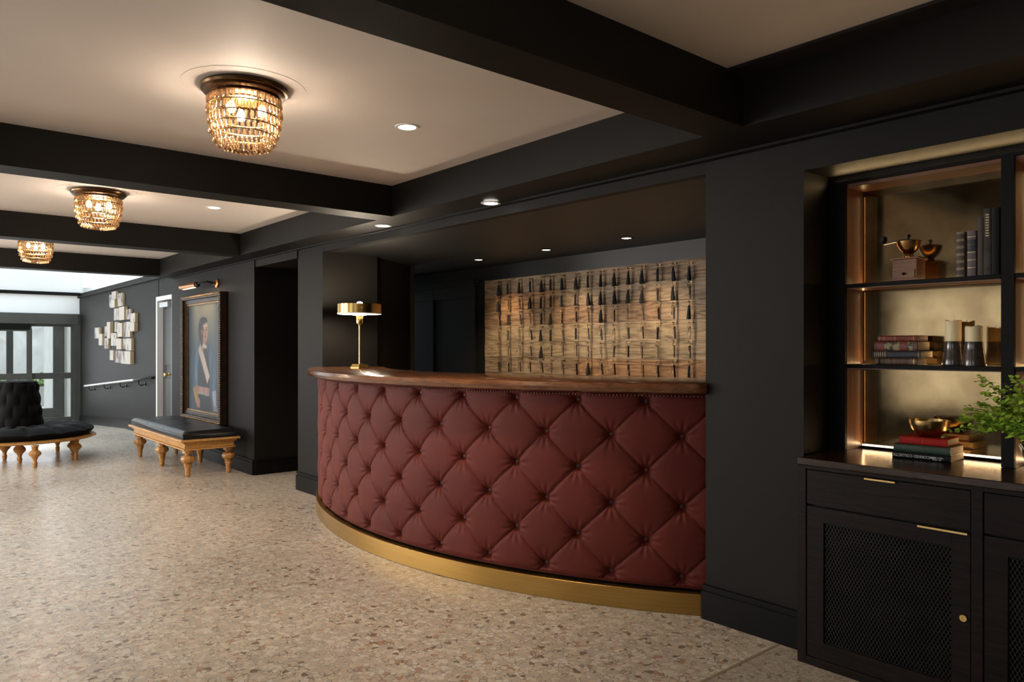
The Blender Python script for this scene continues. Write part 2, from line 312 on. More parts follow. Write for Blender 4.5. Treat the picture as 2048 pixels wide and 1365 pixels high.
for z0, z1, t in ((0, .13, .022), (.13, .15, .014), (.15, .165, .019)):
    y = 3.14-t; bb.add([(-13.62, y, z0), (-17.4, y, z0-.215), (-17.4, y, z1-.215), (-13.62, y, z1), (-13.62, 3.15, z0), (-17.4, 3.15, z0-.215), (-17.4, 3.15, z1-.215), (-13.62, 3.15, z1)], [(0, 1, 2, 3), (4, 7, 6, 5), (0, 3, 7, 4), (1, 5, 6, 2), (3, 2, 6, 7), (0, 4, 5, 1)])
struct('baseboard_ramp', bb, CHARB)

# panelled frame on the alcove back wall, left of the key board
pf = thing('wall_panel', 'dark panelled cupboard front behind the reception desk, left of the key board', 'cupboard', (-7.2, 4.95, 0))
obj('panel_face', MB().box(-8.1, -6.40, 4.935, 4.96, .0, 2.03), ALC, pf)
obj('stile', MB().box(-8.1, -7.98, 4.915, 4.935, 0, 2.03), ALC, pf); obj('stile', MB().box(-7.3, -7.2, 4.915, 4.935, 0, 2.03), ALC, pf); obj('stile', MB().box(-6.52, -6.40, 4.915, 4.935, 0, 2.03), ALC, pf)
obj('rail', MB().box(-7.98, -6.52, 4.917, 4.935, 1.9, 2.03), ALC, pf); obj('cornice', MB().box(-8.14, -6.36, 4.87, 4.96, 2.03, 2.055).box(-8.17, -6.33, 4.84, 4.96, 2.055, 2.08), ALC, pf)

# ------------------------------------------------------------------ entrance: far wall, doors, street
XF = -17.4
struct('wall_far', MB().box(XF-.12, XF, -4, 3.2, 2.47, 4.2), WHITE)
struct('trim_10', MB().box(XF-.12, XF+.05, -4, 3.14, 2.405, 2.47), CHARB)
struct('window_5', MB().box(XF-.06, XF-.02, -4, 3.14, 2.03, 2.405), mat('frosted_transom', (.80, .82, .82), .4, color2=(.84, .86, .86), scale=1, emit=(.9, .95, 1), estr=.08))  # faint emission stands in for daylight coming through the frosted panel
# glazed light well over the entrance
sk = struct('window_6', MB().box(-17.5, -17.42, 3.12, 3.2, 2.457, 4.2).box(-10.62, -10.55, 3.12, 3.2, 2.457, 4.2).box(-17.5, -10.55, 3.12, 3.2, 4.12, 4.2), WHITE)
struct('glass_pane', MB().box(-17.42, -10.62, 3.155, 3.165, 2.457, 4.12), GLASS2, sk)
struct('ceiling_lightwell', MB().box(-17.6, -10.5, -4, 3.2, 4.2, 4.21), GLASS2)
struct('wall_lightwell', MB().box(-10.57, -10.45, -4, 3.2, 2.55, 4.3), WHITE)
dr = struct('door_1', MB().box(XF-.10, XF+.10, -1.5, 3.10, 1.82, 2.03), DOORM)       # operator header
dr['label'] = 'grey metal header box over the sliding entrance doors'
struct('door_frame', MB().box(XF-.06, XF+.08, 3.02, 3.14, -.22, 2.03), DOORM, dr)
struct('door_track', MB().box(XF-.03, XF+.12, -1.5, 2.26, 1.70, 1.82), CHARB, dr)
struct('sill', MB().box(XF-.08, XF+.06, -1.5, 3.02, -.25, -.13), SILL, dr)
def leaf(y0, y1, x, w0=.06, w1=.06, pushbar=True, bot=.1, zt=1.70):
    f = struct('door_leaf', MB().box(x-.025, x+.025, y0, y0+w0, -.16, zt).box(x-.025, x+.025, y1-w1, y1, -.16, zt).box(x-.025, x+.025, y0+w0, y1-w1, zt-.05, zt).box(x-.025, x+.025, y0+w0, y1-w1, -.16, -.16+bot).box(x-.03, x+.03, y0+w0, y1-w1, .72, .84), DOORM, dr)
    struct('glass_pane', MB().box(x-.004, x+.004, y0+w0, y1-w1, -.16+bot, zt-.05), GLASS, f)
leaf(2.24, 3.02, XF, .06, .04, zt=1.82); leaf(1.22, 2.30, XF+.07, .06, .09, zt=1.72); leaf(.1, 1.28, XF+.07, .08, .06, zt=1.72); leaf(-1.5, .2, XF, .06, .06)
# inner vestibule door frame behind the glass
v2 = struct('door_2', MB().box(-19.6, -19.5, -2, 3.25, 2.0, 2.3).box(-19.6, -19.5, 3.0, 3.22, -.3, 2.0).box(-19.6, -19.5, 2.12, 2.24, -.3, 2.0).box(-19.6, -19.5, 1.85, 3.0, -.3, -.02), DOORM)
struct('wall_vestibule', MB().box(-22.5, XF-.12, 3.25, 3.4, -.4, 2.6), mat('pale_render', (.62, .60, .57), .8, color2=(.70, .68, .65), scale=3))
struct('floor_street', MB().box(-32, XF-.0, -14, 9, -.6, -.25), mat('pale_paving', (.50, .49, .47), .7, color2=(.60, .58, .55), scale=2.5))
struct('wall_street_far', MB().box(-27.3, -27, -12, 6, -.3, 3.2), mat('weathered_render', (.42, .41, .39), .9, color2=(.62, .61, .59), scale=1.3, detail=8, bump=.3, ramp=(.35, .7)))
pl = thing('planter', 'grey concrete planter outside the glass entrance doors', 'planter', (-24, 2.9, -.25))
obj('trough', MB().box(-24.4, -23.8, 1.8, 4.3, -.25, .28), mat('planter_concrete', (.30, .29, .28), .8, color2=(.38, .37, .35), scale=5), pl, bevel=.02)
obj('soil', MB().box(-24.35, -23.85, 1.85, 4.25, .26, .285), STEMM, pl)
sh = MB(); 
for k in range(700):
    c = Vector((-24.1+rnd.gauss(0, .16), rnd.uniform(1.8, 4.3), .28+abs(rnd.gauss(0, .10))+.03)); d = Vector((rnd.gauss(0, 1), rnd.gauss(0, 1), rnd.gauss(0, 1))).normalized()*.06; e = d.orthogonal().normalized()*.03
    sh.add([c-d, c+e, c+d, c-e], [(0, 1, 2, 3)])
o = obj('foliage', sh, GREEN2, pl); o['kind'] = 'stuff'
# side door beside the portrait wall
d3 = struct('door_3', MB().box(-11.65, -10.96, 3.18, 3.22, .0, 2.03), DOORP); d3['label'] = 'dark side door half hidden behind the portrait wall'
struct('door_frame', MB().box(-11.72, -11.66, 3.10, 3.24, 0, 2.09).box(-10.96, -10.90, 3.10, 3.24, 0, 2.09).box(-11.66, -10.96, 3.10, 3.24, 2.03, 2.09), WHITE, d3)
struct('door_panel', MB().box(-11.55, -11.06, 3.165, 3.18, 1.1, 1.9).box(-11.55, -11.06, 3.165, 3.18, .2, .9), DOORP, d3)
struct('door_closer', MB().box(-11.55, -11.15, 3.10, 3.18, 1.93, 2.00), CHROME, d3)
kn = MB(); kn.lathe([(0, 0), (.028, 0), (.028, .006), (.012, .01), (.012, .03), (.028, .045), (.03, .06), (.018, .07), (0, .072)], (-11.30, 3.165, .96), 16, M=Matrix.Rotation(PI/2, 3, 'X'))
struct('door_knob', kn, BRASS, d3, smooth=True)

# handrail following the ramp
hr = thing('handrail', 'brushed steel handrail sloping down the dark wall to the entrance', 'handrail', (-14, 3.05, .75))
z = lambda x: .89+(x+11.95)*(.89-.609)/(16.27-11.95)
obj('rail', MB().tube([(-16.35, 3.04, z(-16.35)), (-12.8, 3.04, z(-12.8)), (-12.7, 3.04, z(-12.75)+.0)], .022, 12), CHROME, hr, smooth=True)
obj('rail_end', MB().tube([(-12.7, 3.04, z(-12.75)), (-12.02, 3.05, .90), (-11.96, 3.10, .90), (-11.96, 3.14, .90)], .02, 10), BLACKM, hr, smooth=True)
for x in (-16.0, -14.75, -13.6, -12.45):
    obj('bracket', MB().tube([(x, 3.04, z(x)-.02), (x, 3.045, z(x)-.07), (x, 3.08, z(x)-.095), (x, 3.14, z(x)-.07)], .009, 8).lathe([(.03, 0), (.03, .01)], (x, 3.14, z(x)-.07), 14, M=Matrix.Rotation(PI/2, 3, 'X')), BLACKM, hr, smooth=True)

# collage of small mounted panels
art = thing('wall_artwork', 'artwork of small pale printed panels scattered on the dark entrance wall', 'artwork', (-14.2, 3.13, 1.6))
cm = [mat('print_%d' % i, c1, .7, color2=c2, scale=s, stretch=(6, 6, 2.5), bump=0, ramp=r, detail=6) for i, (c1, c2, s, r) in enumerate([((.10, .085, .085), (.42, .38, .36), 2.2, (.42, .55)), ((.46, .43, .40), (.16, .14, .14), 1.8, (.5, .62)), ((.40, .36, .32), (.52, .48, .44), 3, (.3, .7))])]
edge = mat('panel_edge', (.36, .27, .13), .7, color2=(.42, .33, .18), scale=8)
for k, (x0, x1, z0, z1) in enumerate([(-14.68, -14.47, 2.06, 2.28), (-14.44, -14.15, 2.18, 2.32), (-14.45, -14.18, 2.04, 2.175), (-14.08, -13.73, 2.05, 2.27), (-14.29, -13.96, 1.82, 2.02), (-13.88, -13.53, 1.81, 2.03), (-13.49, -13.23, 1.81, 1.98), (-13.18, -12.89, 1.76, 1.9), (-13.19, -12.89, 1.61, 1.755), (-14.31, -14.05, 1.62, 1.79), (-14.04, -13.86, 1.53, 1.77), (-13.85, -13.67, 1.53, 1.76), (-13.66, -13.44, 1.52, 1.77), (-13.43, -13.2, 1.52, 1.77), (-14.75, -14.51, 1.51, 1.8), (-15.03, -14.77, 1.55, 1.73), (-15.78, -15.41, 1.52, 1.72), (-15.40, -15.11, 1.39, 1.6), (-15.07, -14.75, 1.33, 1.52), (-14.5, -14.1, 1.38, 1.60), (-14.05, -13.72, 1.32, 1.5), (-13.7, -13.47, 1.32, 1.5), (-13.45, -13.12, 1.3, 1.5), (-14.53, -14.28, 1.13, 1.3), (-14.27, -13.86, 1.09, 1.3), (-13.79, -13.47, 1.08, 1.29), (-13.46, -13.13, 1.08, 1.29)]):
    t = .03+.012*(k % 3)
    mb = MB().box(x0, x1, 3.14-t, 3.14, z0, z1); mb.m = [0]*6; mb.m = [1, 1, 0, 1, 1, 1]
    obj('panel', mb, [cm[k % 3], edge], art)

# ------------------------------------------------------------------ portrait
def smooth_(a, b, x): t = np.clip((x-a)/(b-a), 0, 1); return t*t*(3-2*t)
def paint(nx=110, nz=128):
    u, v = np.meshgrid(np.linspace(0, 1, nx), np.linspace(0, 1, nz)); rs = np.random.RandomState(3)
    def fnoise(sx, sz):
        g = rs.rand(sz+2, sx+2); X = u*sx; Z = v*sz; i = X.astype(int); j = Z.astype(int); a = X-i; b = Z-j; a = a*a*(3-2*a); b = b*b*(3-2*b)
        return (g[j, i]*(1-a)+g[j, i+1]*a)*(1-b)+(g[j+1, i]*(1-a)+g[j+1, i+1]*a)*b
    c = np.zeros((nz, nx, 3)); bgc = np.array([.065, .09, .11]); n1 = fnoise(9, 3); n2 = fnoise(26, 9); n3 = fnoise(5, 6)
    c[:] = bgc; c *= (.55+.6*n1+.35*n2)[..., None]
    w = smooth_(.45, 1., v)*smooth_(.75, .35, abs(u-.5)*1.6); c = c*(1-w[..., None]*.85)+w[..., None]*.85*np.array([.30, .27, .19])*(.7+.5*n3)[..., None]
    def put(mask, col, var=.3):
        nonlocal c
        m = np.clip(mask, 0, 1)[..., None]; c = c*(1-m)+m*np.array(col)*.8*(1-var/2+var*n2)[..., None]
    el = lambda cu, cv, ru, rv, s=.12: smooth_(1+s, 1-s, np.sqrt(((u-cu)/ru)**2+((v-cv)/rv)**2))
    def band(u0, v0, u1, v1, w0, w1):
        du, dv = u1-u0, v1-v0; L2 = du*du+dv*dv; t = ((u-u0)*du+(v-v0)*dv)/L2; d = abs((u-u0)*dv-(v-v0)*du)/math.sqrt(L2); ww = w0+(w1-w0)*np.clip(t, 0, 1)
        return smooth_(ww*1.15, ww*.85, d)*(t > -.02)*(t < 1.02)
    # blue cloak, shoulders, body
    put(el(.47, .33, .34, .34), (.07, .12, .19), .8); put(el(.30, .38, .10, .24, .3)*.7, (.16, .26, .36), .6); put(el(.74, .34, .10, .26, .3)*.6, (.14, .22, .32), .6)
    put(el(.49, .34, .19, .27), (.030, .032, .042), .5); put(el(.50, .08, .22, .14), (.028, .03, .04), .4)
    put(el(.455, .655, .11, .052), (.035, .05, .075), .5)
    put(band(.42, .66, .43, .59, .055, .06), (.50, .40, .26))
    put(band(.36, .60, .63, .30, .052, .05), (.56, .47, .41), .35)
    put(band(.24, .195, .66, .185, .035, .035), (.46, .27, .25), .5); put(band(.24, .168, .66, .158, .012, .012), (.40, .35, .30), .4)
    # head: hair cap, face turned to the right
    put(band(.47, .66, .49, .58, .06, .08), (.40, .25, .19)); put(band(.40, .62, .58, .60, .016, .014), (.55, .50, .44))
    put(el(.455, .765, .135, .115), (.022, .017, .015), .5); put(el(.515, .745, .098, .118), (.50, .30, .22), .3); put(el(.42, .72, .055, .12), (.026, .02, .018), .4)
    put(el(.48, .845, .12, .036), (.024, .019, .017), .3); put(el(.545, .795, .055, .03, .4)*.6, (.66, .52, .42)); put(el(.46, .72, .04, .09, .5)*.5, (.22, .12, .09))
    for q in (.485, .572): put(el(q, .762, .018, .008), (.05, .03, .03)); put(el(q, .779, .026, .005)*.8, (.08, .05, .04))
    put(band(.535, .765, .553, .722, .007, .014)*.7, (.36, .16, .11)); put(el(.535, .694, .032, .008), (.28, .08, .07)); put(el(.52, .655, .045, .02, .5)*.5, (.30, .17, .13)); put(el(.43, .74, .014, .026), (.40, .22, .16))
    # arms, gold cuff, hands, pale glove
    put(band(.20, .22, .28, .10, .055, .05), (.40, .27, .08), .9); put(el(.31, .075, .06, .045), (.46, .25, .19)); 
    for q in range(4): put(band(.29+q*.022, .06, .30+q*.022, .02, .009, .007), (.44, .24, .18))
    put(band(.80, .20, .83, .06, .05, .045), (.34, .36, .42), .9)
    for q in range(4): put(band(.79+q*.025, .07, .795+q*.028, .012, .009, .007), (.40, .41, .45), .4)
    return np.clip(c, 0, 1)
PX0, PX1, PZ0, PZ1 = -9.94, -8.537, .468, 1.987
pt = thing('framed_portrait', 'tall oil portrait of a figure with pale sash, hung behind the bench', 'painting', ((PX0+PX1)/2, 3.0, PZ0))
img = paint()**1.25*.8; nz_, nx_ = img.shape[:2]; fw = .115
verts = []; a0, a1, b0, b1 = PX0+fw, PX1-fw, PZ0+fw, PZ1-fw
mb = MB(); mb.v = [(a0+(a1-a0)*i/(nx_-1), 2.985, b0+(b1-b0)*j/(nz_-1)) for j in range(nz_) for i in range(nx_)]
mb.f = [(j*nx_+i, j*nx_+i+1, (j+1)*nx_+i+1, (j+1)*nx_+i) for j in range(nz_-1) for i in range(nx_-1)]
pw = parent_world(pt); me = bpy.data.meshes.new('canvas'); me.from_pydata([(x-pw.x, y-pw.y, zz-pw.z) for x, y, zz in mb.v], [], mb.f)
ca = me.color_attributes.new('paint', 'FLOAT_COLOR', 'POINT'); ca.data.foreach_set('color', np.concatenate([img.reshape(-1, 3), np.ones((nx_*nz_, 1))], 1).astype(np.float32).ravel())
cmx = bpy.data.materials.new('oil_paint'); cmx.use_nodes = True; n = cmx.node_tree; b = n.nodes['Principled BSDF']; at = n.nodes.new('ShaderNodeAttribute'); at.attribute_name = 'paint'
n.links.new(at.outputs['Color'], b.inputs['Base Color']); b.inputs['Roughness'].default_value = .5; me.materials.append(cmx)
link('canvas', me, pt)
obj('backing', MB().box(a0-.02, a1+.02, 2.99, 3.013, b0-.02, b1+.02), BLACKM, pt)
FRM = mat('dark_gilt_frame', (.020, .012, .008), .35, .3, color2=(.05, .028, .014), scale=14, bump=.3); GILT = mat('rubbed_gilt', (.22, .12, .05), .35, .8, color2=(.40, .24, .10), scale=30, bump=.4)
def frame_ring(x0, x1, z0, z1, w, y0, y1):
    m = MB(); m.box(x0, x0+w, y0, y1, z0, z1).box(x1-w, x1, y0, y1, z0, z1).box(x0+w, x1-w, y0, y1, z0, z0+w).box(x0+w, x1-w, y0, y1, z1-w, z1); return m
obj('outer_moulding', frame_ring(PX0, PX1, PZ0, PZ1, .045, 2.93, 3.014), FRM, pt, bevel=.006)
obj('inner_moulding', frame_ring(PX0+.045, PX1-.045, PZ0+.045, PZ1-.045, .05, 2.955, 3.0), FRM, pt, bevel=.006)
obj('slip', frame_ring(PX0+.095, PX1-.095, PZ0+.095, PZ1-.095, .022, 2.965, 2.985), GILT, pt, bevel=.003)
bd = MB(); N1 = 56
for k in range(N1):
    for x in (PX0+.016, PX1-.016): bd.sphere((x, 2.928, PZ0+.02+(PZ1-PZ0-.04)*k/(N1-1)), .013, 6, 4, sc=(1, 1, .8))
for k in range(50):
    for zz in (PZ0+.016, PZ1-.016): bd.sphere((PX0+.02+(PX1-PX0-.04)*k/49, 2.928, zz), .013, 6, 4)
o = obj('beading', bd, GILT, pt, smooth=True); o['kind'] = 'stuff'
# picture light
plt_ = thing('picture_light', 'small copper picture light over the framed portrait', 'picture light', (-9.1, 3.0, 2.1))
obj('wall_plate', MB().lathe([(0, 0), (.05, 0), (.05, .02), (.02, .03), (.02, .05), (0, .05)], (-8.86, 3.02, 2.10), 18, M=Matrix.Rotation(PI/2, 3, 'X')), COPPER, plt_, smooth=True)
obj('arm', MB().tube([(-8.86, 2.98, 2.10), (-8.87, 2.90, 2.115), (-8.93, 2.84, 2.105), (-8.98, 2.83, 2.09)], .012, 8), BLACKM, plt_, smooth=True)
obj('knuckle', MB().sphere((-8.99, 2.83, 2.085), .032), BLACKM, plt_, smooth=True)
obj('lamp_shade', MB().tube([(-9.0, 2.82, 2.085), (-9.5, 2.80, 2.085)], .032, 14), COPPER, plt_, smooth=True)
obj('lens', MB().box(-9.46, -9.04, 2.80, 2.83, 2.050, 2.056), emitmat('warm_tube', (1, .7, .4), 3), plt_)
area('picture_light_lamp', (-9.25, 2.80, 2.045), (math.radians(25), 0, 0), .4, .03, 1.2, WARM)

# ------------------------------------------------------------------ bench and round sofa
def leg_mesh_bench():
    return MB().lathe([(.055, .29), (.055, .25), (.03, .245), (.03, .232), (.062, .215), (.070, .195), (.066, .17), (.05, .155), (.036, .150), (.044, .142), (.036, .134), (.042, .126), (.034, .118), (.039, .110), (.031, .102), (.036, .094), (.029, .088), (.026, .05), (.022, .035), (.03, .026), (.026, .018), (.02, .008), (.018, 0)], n=32, flute=.05, fl=8)
be = thing('bench', 'long bench with black leather cushion and carved golden oak legs under the portrait', 'bench', (-9.0, 2.67, 0))
BX0, BX1, BY0, BY1 = -10.05, -7.95, 2.34, 2.95
bm_ = MB()
for x0, z0, z1 in ((.0, .375, .40), (.03, .355, .375), (.05, .30, .355), (.035, .285, .30)):
    bm_.box(BX0+x0, BX1-x0, BY0+x0, BY1-x0, z0, z1)
obj('frame', bm_, GOLDOAK, be, bevel=.008)
lm = leg_mesh_bench().mesh('leg', GOLDLEG, True)
for x in (-9.95, -9.02, -8.09):
    for y in (2.45, 2.87): link('leg', lm, be, (x+9.0, y-2.67, 0))
def cushion(x0, x1, y0, y1, z0, z1, bulge=.012, nx=60, ny=20, tuft=None):
    m = MB(); w, h = x1-x0, y1-y0
    grid = []
    for j in range(ny+1):
        for i in range(nx+1):
            u, v = i/nx, j/ny; e = min(u*w, (1-u)*w, v*h, (1-v)*h); r = min(e/.04, 1); zz = z1-(z1-z0)*.35*(1-math.sqrt(max(0, 1-(1-r)**2)))+bulge*math.sin(PI*u)*math.sin(PI*v)
            if tuft:
                for tu in tuft: zz -= .012*math.exp(-((u-tu)*w/.015)**2)
            grid.append((x0+w*u, y0+h*v, zz))
    m.add(grid, [(j*(nx+1)+i, j*(nx+1)+i+1, (j+1)*(nx+1)+i+1, (j+1)*(nx+1)+i) for j in range(ny) for i in range(nx)])
    m.v += [(x, y, z0) for x, y in ((x0, y0), (x1, y0), (x1, y1), (x0, y1))]; k = len(grid)
    bot = [i for i in range(nx+1)]; m.f.append((k, k+1)+tuple(bot[::-1])); m.m.append(0)
    m.f.append((k+1, k+2)+tuple((j*(nx+1)+nx) for j in range(ny+1))[::-1]); m.m.append(0)
    m.f.append((k+2, k+3)+tuple(ny*(nx+1)+i for i in range(nx+1))); m.m.append(0)
    m.f.append((k+3, k)+tuple(j*(nx+1) for j in range(ny+1))); m.m.append(0); m.f.append((k, k+3, k+2, k+1)); m.m.append(0)
    return m
obj('cushion', cushion(BX0+.03, BX1-.03, BY0+.03, BY1-.03, .40, .485, tuft=(.33, .66)), LEATHER, be, smooth=60)
obj('piping', MB().tube([(BX0+.03, BY0+.03, .455), (BX1-.03, BY0+.03, .455), (BX1-.03, BY1-.03, .455), (BX0+.03, BY1-.03, .455)], .005, 6, closed=True), LEATHER, be, smooth=True)

c49, s49 = math.cos(math.radians(49.61)), math.sin(math.radians(49.61))
def lw(lat, d): return (c49*lat-s49*d, s49*lat+c49*d)
SO = lw(-5.97, 8.98)
so = thing('round_sofa', 'round black tufted sofa with central backrest column and carved oak legs', 'sofa', (SO[0], SO[1], 0))
obj('rim', MB().lathe([(0, .245), (.76, .245), (.81, .25), (.835, .262), (.83, .275), (.80, .285), (0, .285)], (SO[0], SO[1], 0), 64), GOLDOAK, so, smooth=True)
def tufted_disc(R, z0, h, n=160, m=34):
    mb = MB(); v = []
    for j in range(m+1):
        t = j/m
        if t < .3: ang = t/.3*PI/2; r0 = R+.015*math.sin(ang*1.0)-.0; rr = R-.05+.06*math.sin(ang); zz = z0+h*.55*(t/.3)
        else: q = (t-.3)/.7; rr = (R+.01)*(1-q)+.20*q; zz = z0+h*(.55+.45*math.sin(min(q*3.2, 1)*PI/2))
        for k in range(n):
            a = 2*PI*k/n; seg = abs(math.sin(a*7+ (PI/2 if t > .6 else 0))); d = 0
            if t > .15: d = -.022*(1-seg)**3*min(1, (t-.15)*5)
            bx = .018*math.exp(-((t-.45)/.05)**2)*(1-seg)**2+.018*math.exp(-((t-.75)/.05)**2)*(1-seg)**2
            v.append((SO[0]+(rr+d*.5)*math.cos(a), SO[1]+(rr+d*.5)*math.sin(a), zz+d-bx))
    mb.v = v; mb.f = [(j*n+k, j*n+(k+1) % n, (j+1)*n+(k+1) % n, (j+1)*n+k) for j in range(m) for k in range(n)]; mb.f.append(tuple(range(n))[::-1]); mb.f.append(tuple(m*n+k for k in range(n))); mb.m = [0]*len(mb.f); return mb
obj('seat', tufted_disc(.80, .285, .135), BLACKV, so, smooth=60)
col = MB(); nn, mm_ = 120, 40; v = []
prof = [(.275, .36), (.272, .46), (.262, .56), (.25, .66), (.24, .76), (.232, .84), (.226, .90), (.205, .935), (.16, .95), (0, .952)]
for j in range(mm_+1):
    t = j/mm_*(len(prof)-1); i = min(int(t), len(prof)-2); f_ = t-i; r_ = prof[i][0]*(1-f_)+prof[i+1][0]*f_; zz = prof[i][1]*(1-f_)+prof[i+1][1]*f_
    for k in range(nn):
        a = 2*PI*k/nn; ph = (1 if int((zz-.36)/.15) % 2 else 0); s_ = (abs(math.sin(a*5+ph*PI/2)))**.6; q = abs(math.sin((zz-.36)/.15*PI))**.6
        d = -.02*(1-s_*q) if zz < .93 else 0
        v.append((SO[0]+max(r_+d, 0)*math.cos(a), SO[1]+max(r_+d, 0)*math.sin(a), zz))
col.v = v; col.f = [(j*nn+k, j*nn+(k+1) % nn, (j+1)*nn+(k+1) % nn, (j+1)*nn+k) for j in range(mm_) for k in range(nn)]+[tuple(range(nn))[::-1]]; col.m = [0]*len(col.f)
obj('backrest', col, BLACKV, so, smooth=60)
ls = MB().lathe([(.038, .25), (.038, .235), (.026, .228), (.036, .22), (.026, .212), (.034, .204), (.028, .198), (.05, .178), (.062, .158), (.055, .138), (.035, .118), (.022, .09), (.019, .065), (.024, .052), (.028, .045), (.022, .036), (.024, .02), (.018, 0)], n=24, flute=.03, fl=8).mesh('leg', GOLDLEG, True)
for lat, d in ((-5.36, 8.36), (-5.25, 8.96), (-5.36, 9.08), (-5.80, 8.76), (-5.73, 8.66), (-6.09, 8.93), (-6.5, 8.4), (-6.65, 9.2), (-5.9, 9.66)):
    p = lw(lat, d); link('leg', ls, so, (p[0]-SO[0], p[1]-SO[1], 0))

# ------------------------------------------------------------------ reception desk
CC = (-4.32, 5.987); RB = 3.47; D = math.radians
A0, A1 = D(-32.2), D(37.0)
desk = thing('reception_desk', 'curved reception desk upholstered in buttoned oxblood velvet on a brass plinth', 'desk', (CC[0], CC[1]-RB, 0))
obj('body', MB().ring(CC, 3.36, 3.44, 0.0, 1.115, A0, A1, 60), DARKWOOD, desk)
obj('kick_plate', MB().ring(CC, 3.44, 3.53, 0, .108, D(-32.8), D(36.6), 120), BRASSB, desk, smooth=30, bevel=.003)['label'] = 'brass kick plate'
PITCH, VP, TH0, Z0 = 6.05, .36, 1.5, .175
def lat(th, z): return (th-TH0)/PITCH, (z-Z0-.0)/VP
n_t, n_z = 1000, 210; zb, zt = .122, 1.113
th = np.linspace(-32.7, 37.0, n_t); zz = np.linspace(zb, zt, n_z); T, Zg = np.meshgrid(th, zz)
# button rows: z=.175+.18k ; rows with even k sit at offset .5
U = (T-4.55)/PITCH; V = (Zg-.172)/.36
p, q = U+V, U-V
fp, fq = np.abs(p-np.round(p)), np.abs(q-np.round(q))
pil = (np.sin(PI*np.abs(p % 1))*np.sin(PI*np.abs(q % 1)))**.17
rng = np.random.RandomState(5)
crease = np.exp(-(fp/.022)**1.2)*.55+np.exp(-(fq/.022)**1.2)*.55
# distance to nearest button in metres
pu, qu = np.round(p), np.round(q); bu, bv = (pu+qu)/2, (pu-qu)/2
dx = (U-bu)*PITCH*PI/180*RB; dz = (V-bv)*.36; rr = np.hypot(dx, dz); an = np.arctan2(dz, dx)
dim = np.exp(-(rr/.027)**2); wr = np.cos(an*11+bu*3+bv*5)*np.exp(-((rr-.05)/.035)**2)*.0016
H_ = .024*pil-.006*crease*(.3+.7*np.exp(-(rr/.11)**2))-.030*dim-.010*np.exp(-(rr/.07)**2)+wr*1.3
edge_ = np.minimum(np.minimum((Zg-zb), (zt-Zg))/.035, 1); H_ = H_*(.35+.65*np.sqrt(np.clip(edge_, 0, 1)))
Rr = RB+.022+H_; Rr = np.where((Zg < zb+.012), np.minimum(Rr, RB+.02), Rr)
Xs = CC[0]+Rr*np.sin(np.radians(T)); Ys = CC[1]-Rr*np.cos(np.radians(T))
vs = np.stack([Xs, Ys, Zg], -1).reshape(-1, 3)-np.array([CC[0], CC[1]-RB, 0])
idx = np.arange(n_t*n_z).reshape(n_z, n_t); fc = np.stack([idx[:-1, :-1], idx[:-1, 1:], idx[1:, 1:], idx[1:, :-1]], -1).reshape(-1, 4)
me = bpy.data.meshes.new('velvet_panel'); me.vertices.add(len(vs)); me.vertices.foreach_set('co', vs.ravel()); me.loops.add(fc.size); me.loops.foreach_set('vertex_index', fc.ravel())
me.polygons.add(len(fc)); me.polygons.foreach_set('loop_start', np.arange(0, fc.size, 4)); me.polygons.foreach_set('use_smooth', np.ones(len(fc), bool)); me.update(calc_edges=True); me.validate(); me.materials.append(VELVET)
link('velvet_panel', me, desk)
bt = MB().sphere((0, 0, 0), .0185, 14, 8, sc=(1, .6, 1)).mesh('button', BUTTON, True)
for k in range(6):
    z_ = .172+.18*k
    for i in range(-8, 8):
        a = 4.55+PITCH*(i+(.5 if k % 2 else 0))
        if -32.8 < a < 36.5:
            r_ = RB-.010; link('button', bt, desk, (r_*math.sin(D(a)), RB-r_*math.cos(D(a)), z_), (0, 0, D(a)))
nh = MB()
for k in range(230):
    a = D(-32.5+69.2*k/229); r_ = RB+.052; nh.sphere((CC[0]+r_*math.sin(a), CC[1]-r_*math.cos(a), 1.103), .0042, 6, 4)
o = obj('nailheads', nh, mat('aged_nail', (.10, .05, .03), .4, .8), desk, smooth=True); o['kind'] = 'stuff'
# countertop: sector with bullnose edge, boards following the curve
ct = MB(); n = 140; prof = [(2.95, 1.117), (3.575, 1.117), (3.597, 1.125), (3.605, 1.1465), (3.597, 1.168), (3.575, 1.176), (2.95, 1.176)]
aa0, aa1 = D(-33.0), D(37.2)
for i in range(n+1):
    a = aa0+(aa1-aa0)*i/n; sh_ = 0
    for R_, z_ in prof:
        e0 = (a-aa0)*3.5; e1 = (aa1-a)*3.5; e = min(e1, .09); r2 = R_-(.09-math.sqrt(max(0, .0081-(.09-e)**2)) if R_ > 3 else 0)
        ct.v.append((CC[0]+r2*math.sin(a), CC[1]-r2*math.cos(a), z_))
L_ = len(prof)
for i in range(n):
    for k in range(L_): ct.f.append((i*L_+k, (i+1)*L_+k, (i+1)*L_+(k+1) % L_, i*L_+(k+1) % L_))
ct.f += [tuple(range(L_)), tuple(n*L_+k for k in range(L_))[::-1]]; ct.m = [0]*len(ct.f)
top = obj('desk_countertop', ct, CTOP, smooth=30); top['label'] = 'polished walnut countertop running along the curved red velvet reception desk'; top['category'] = 'countertop'

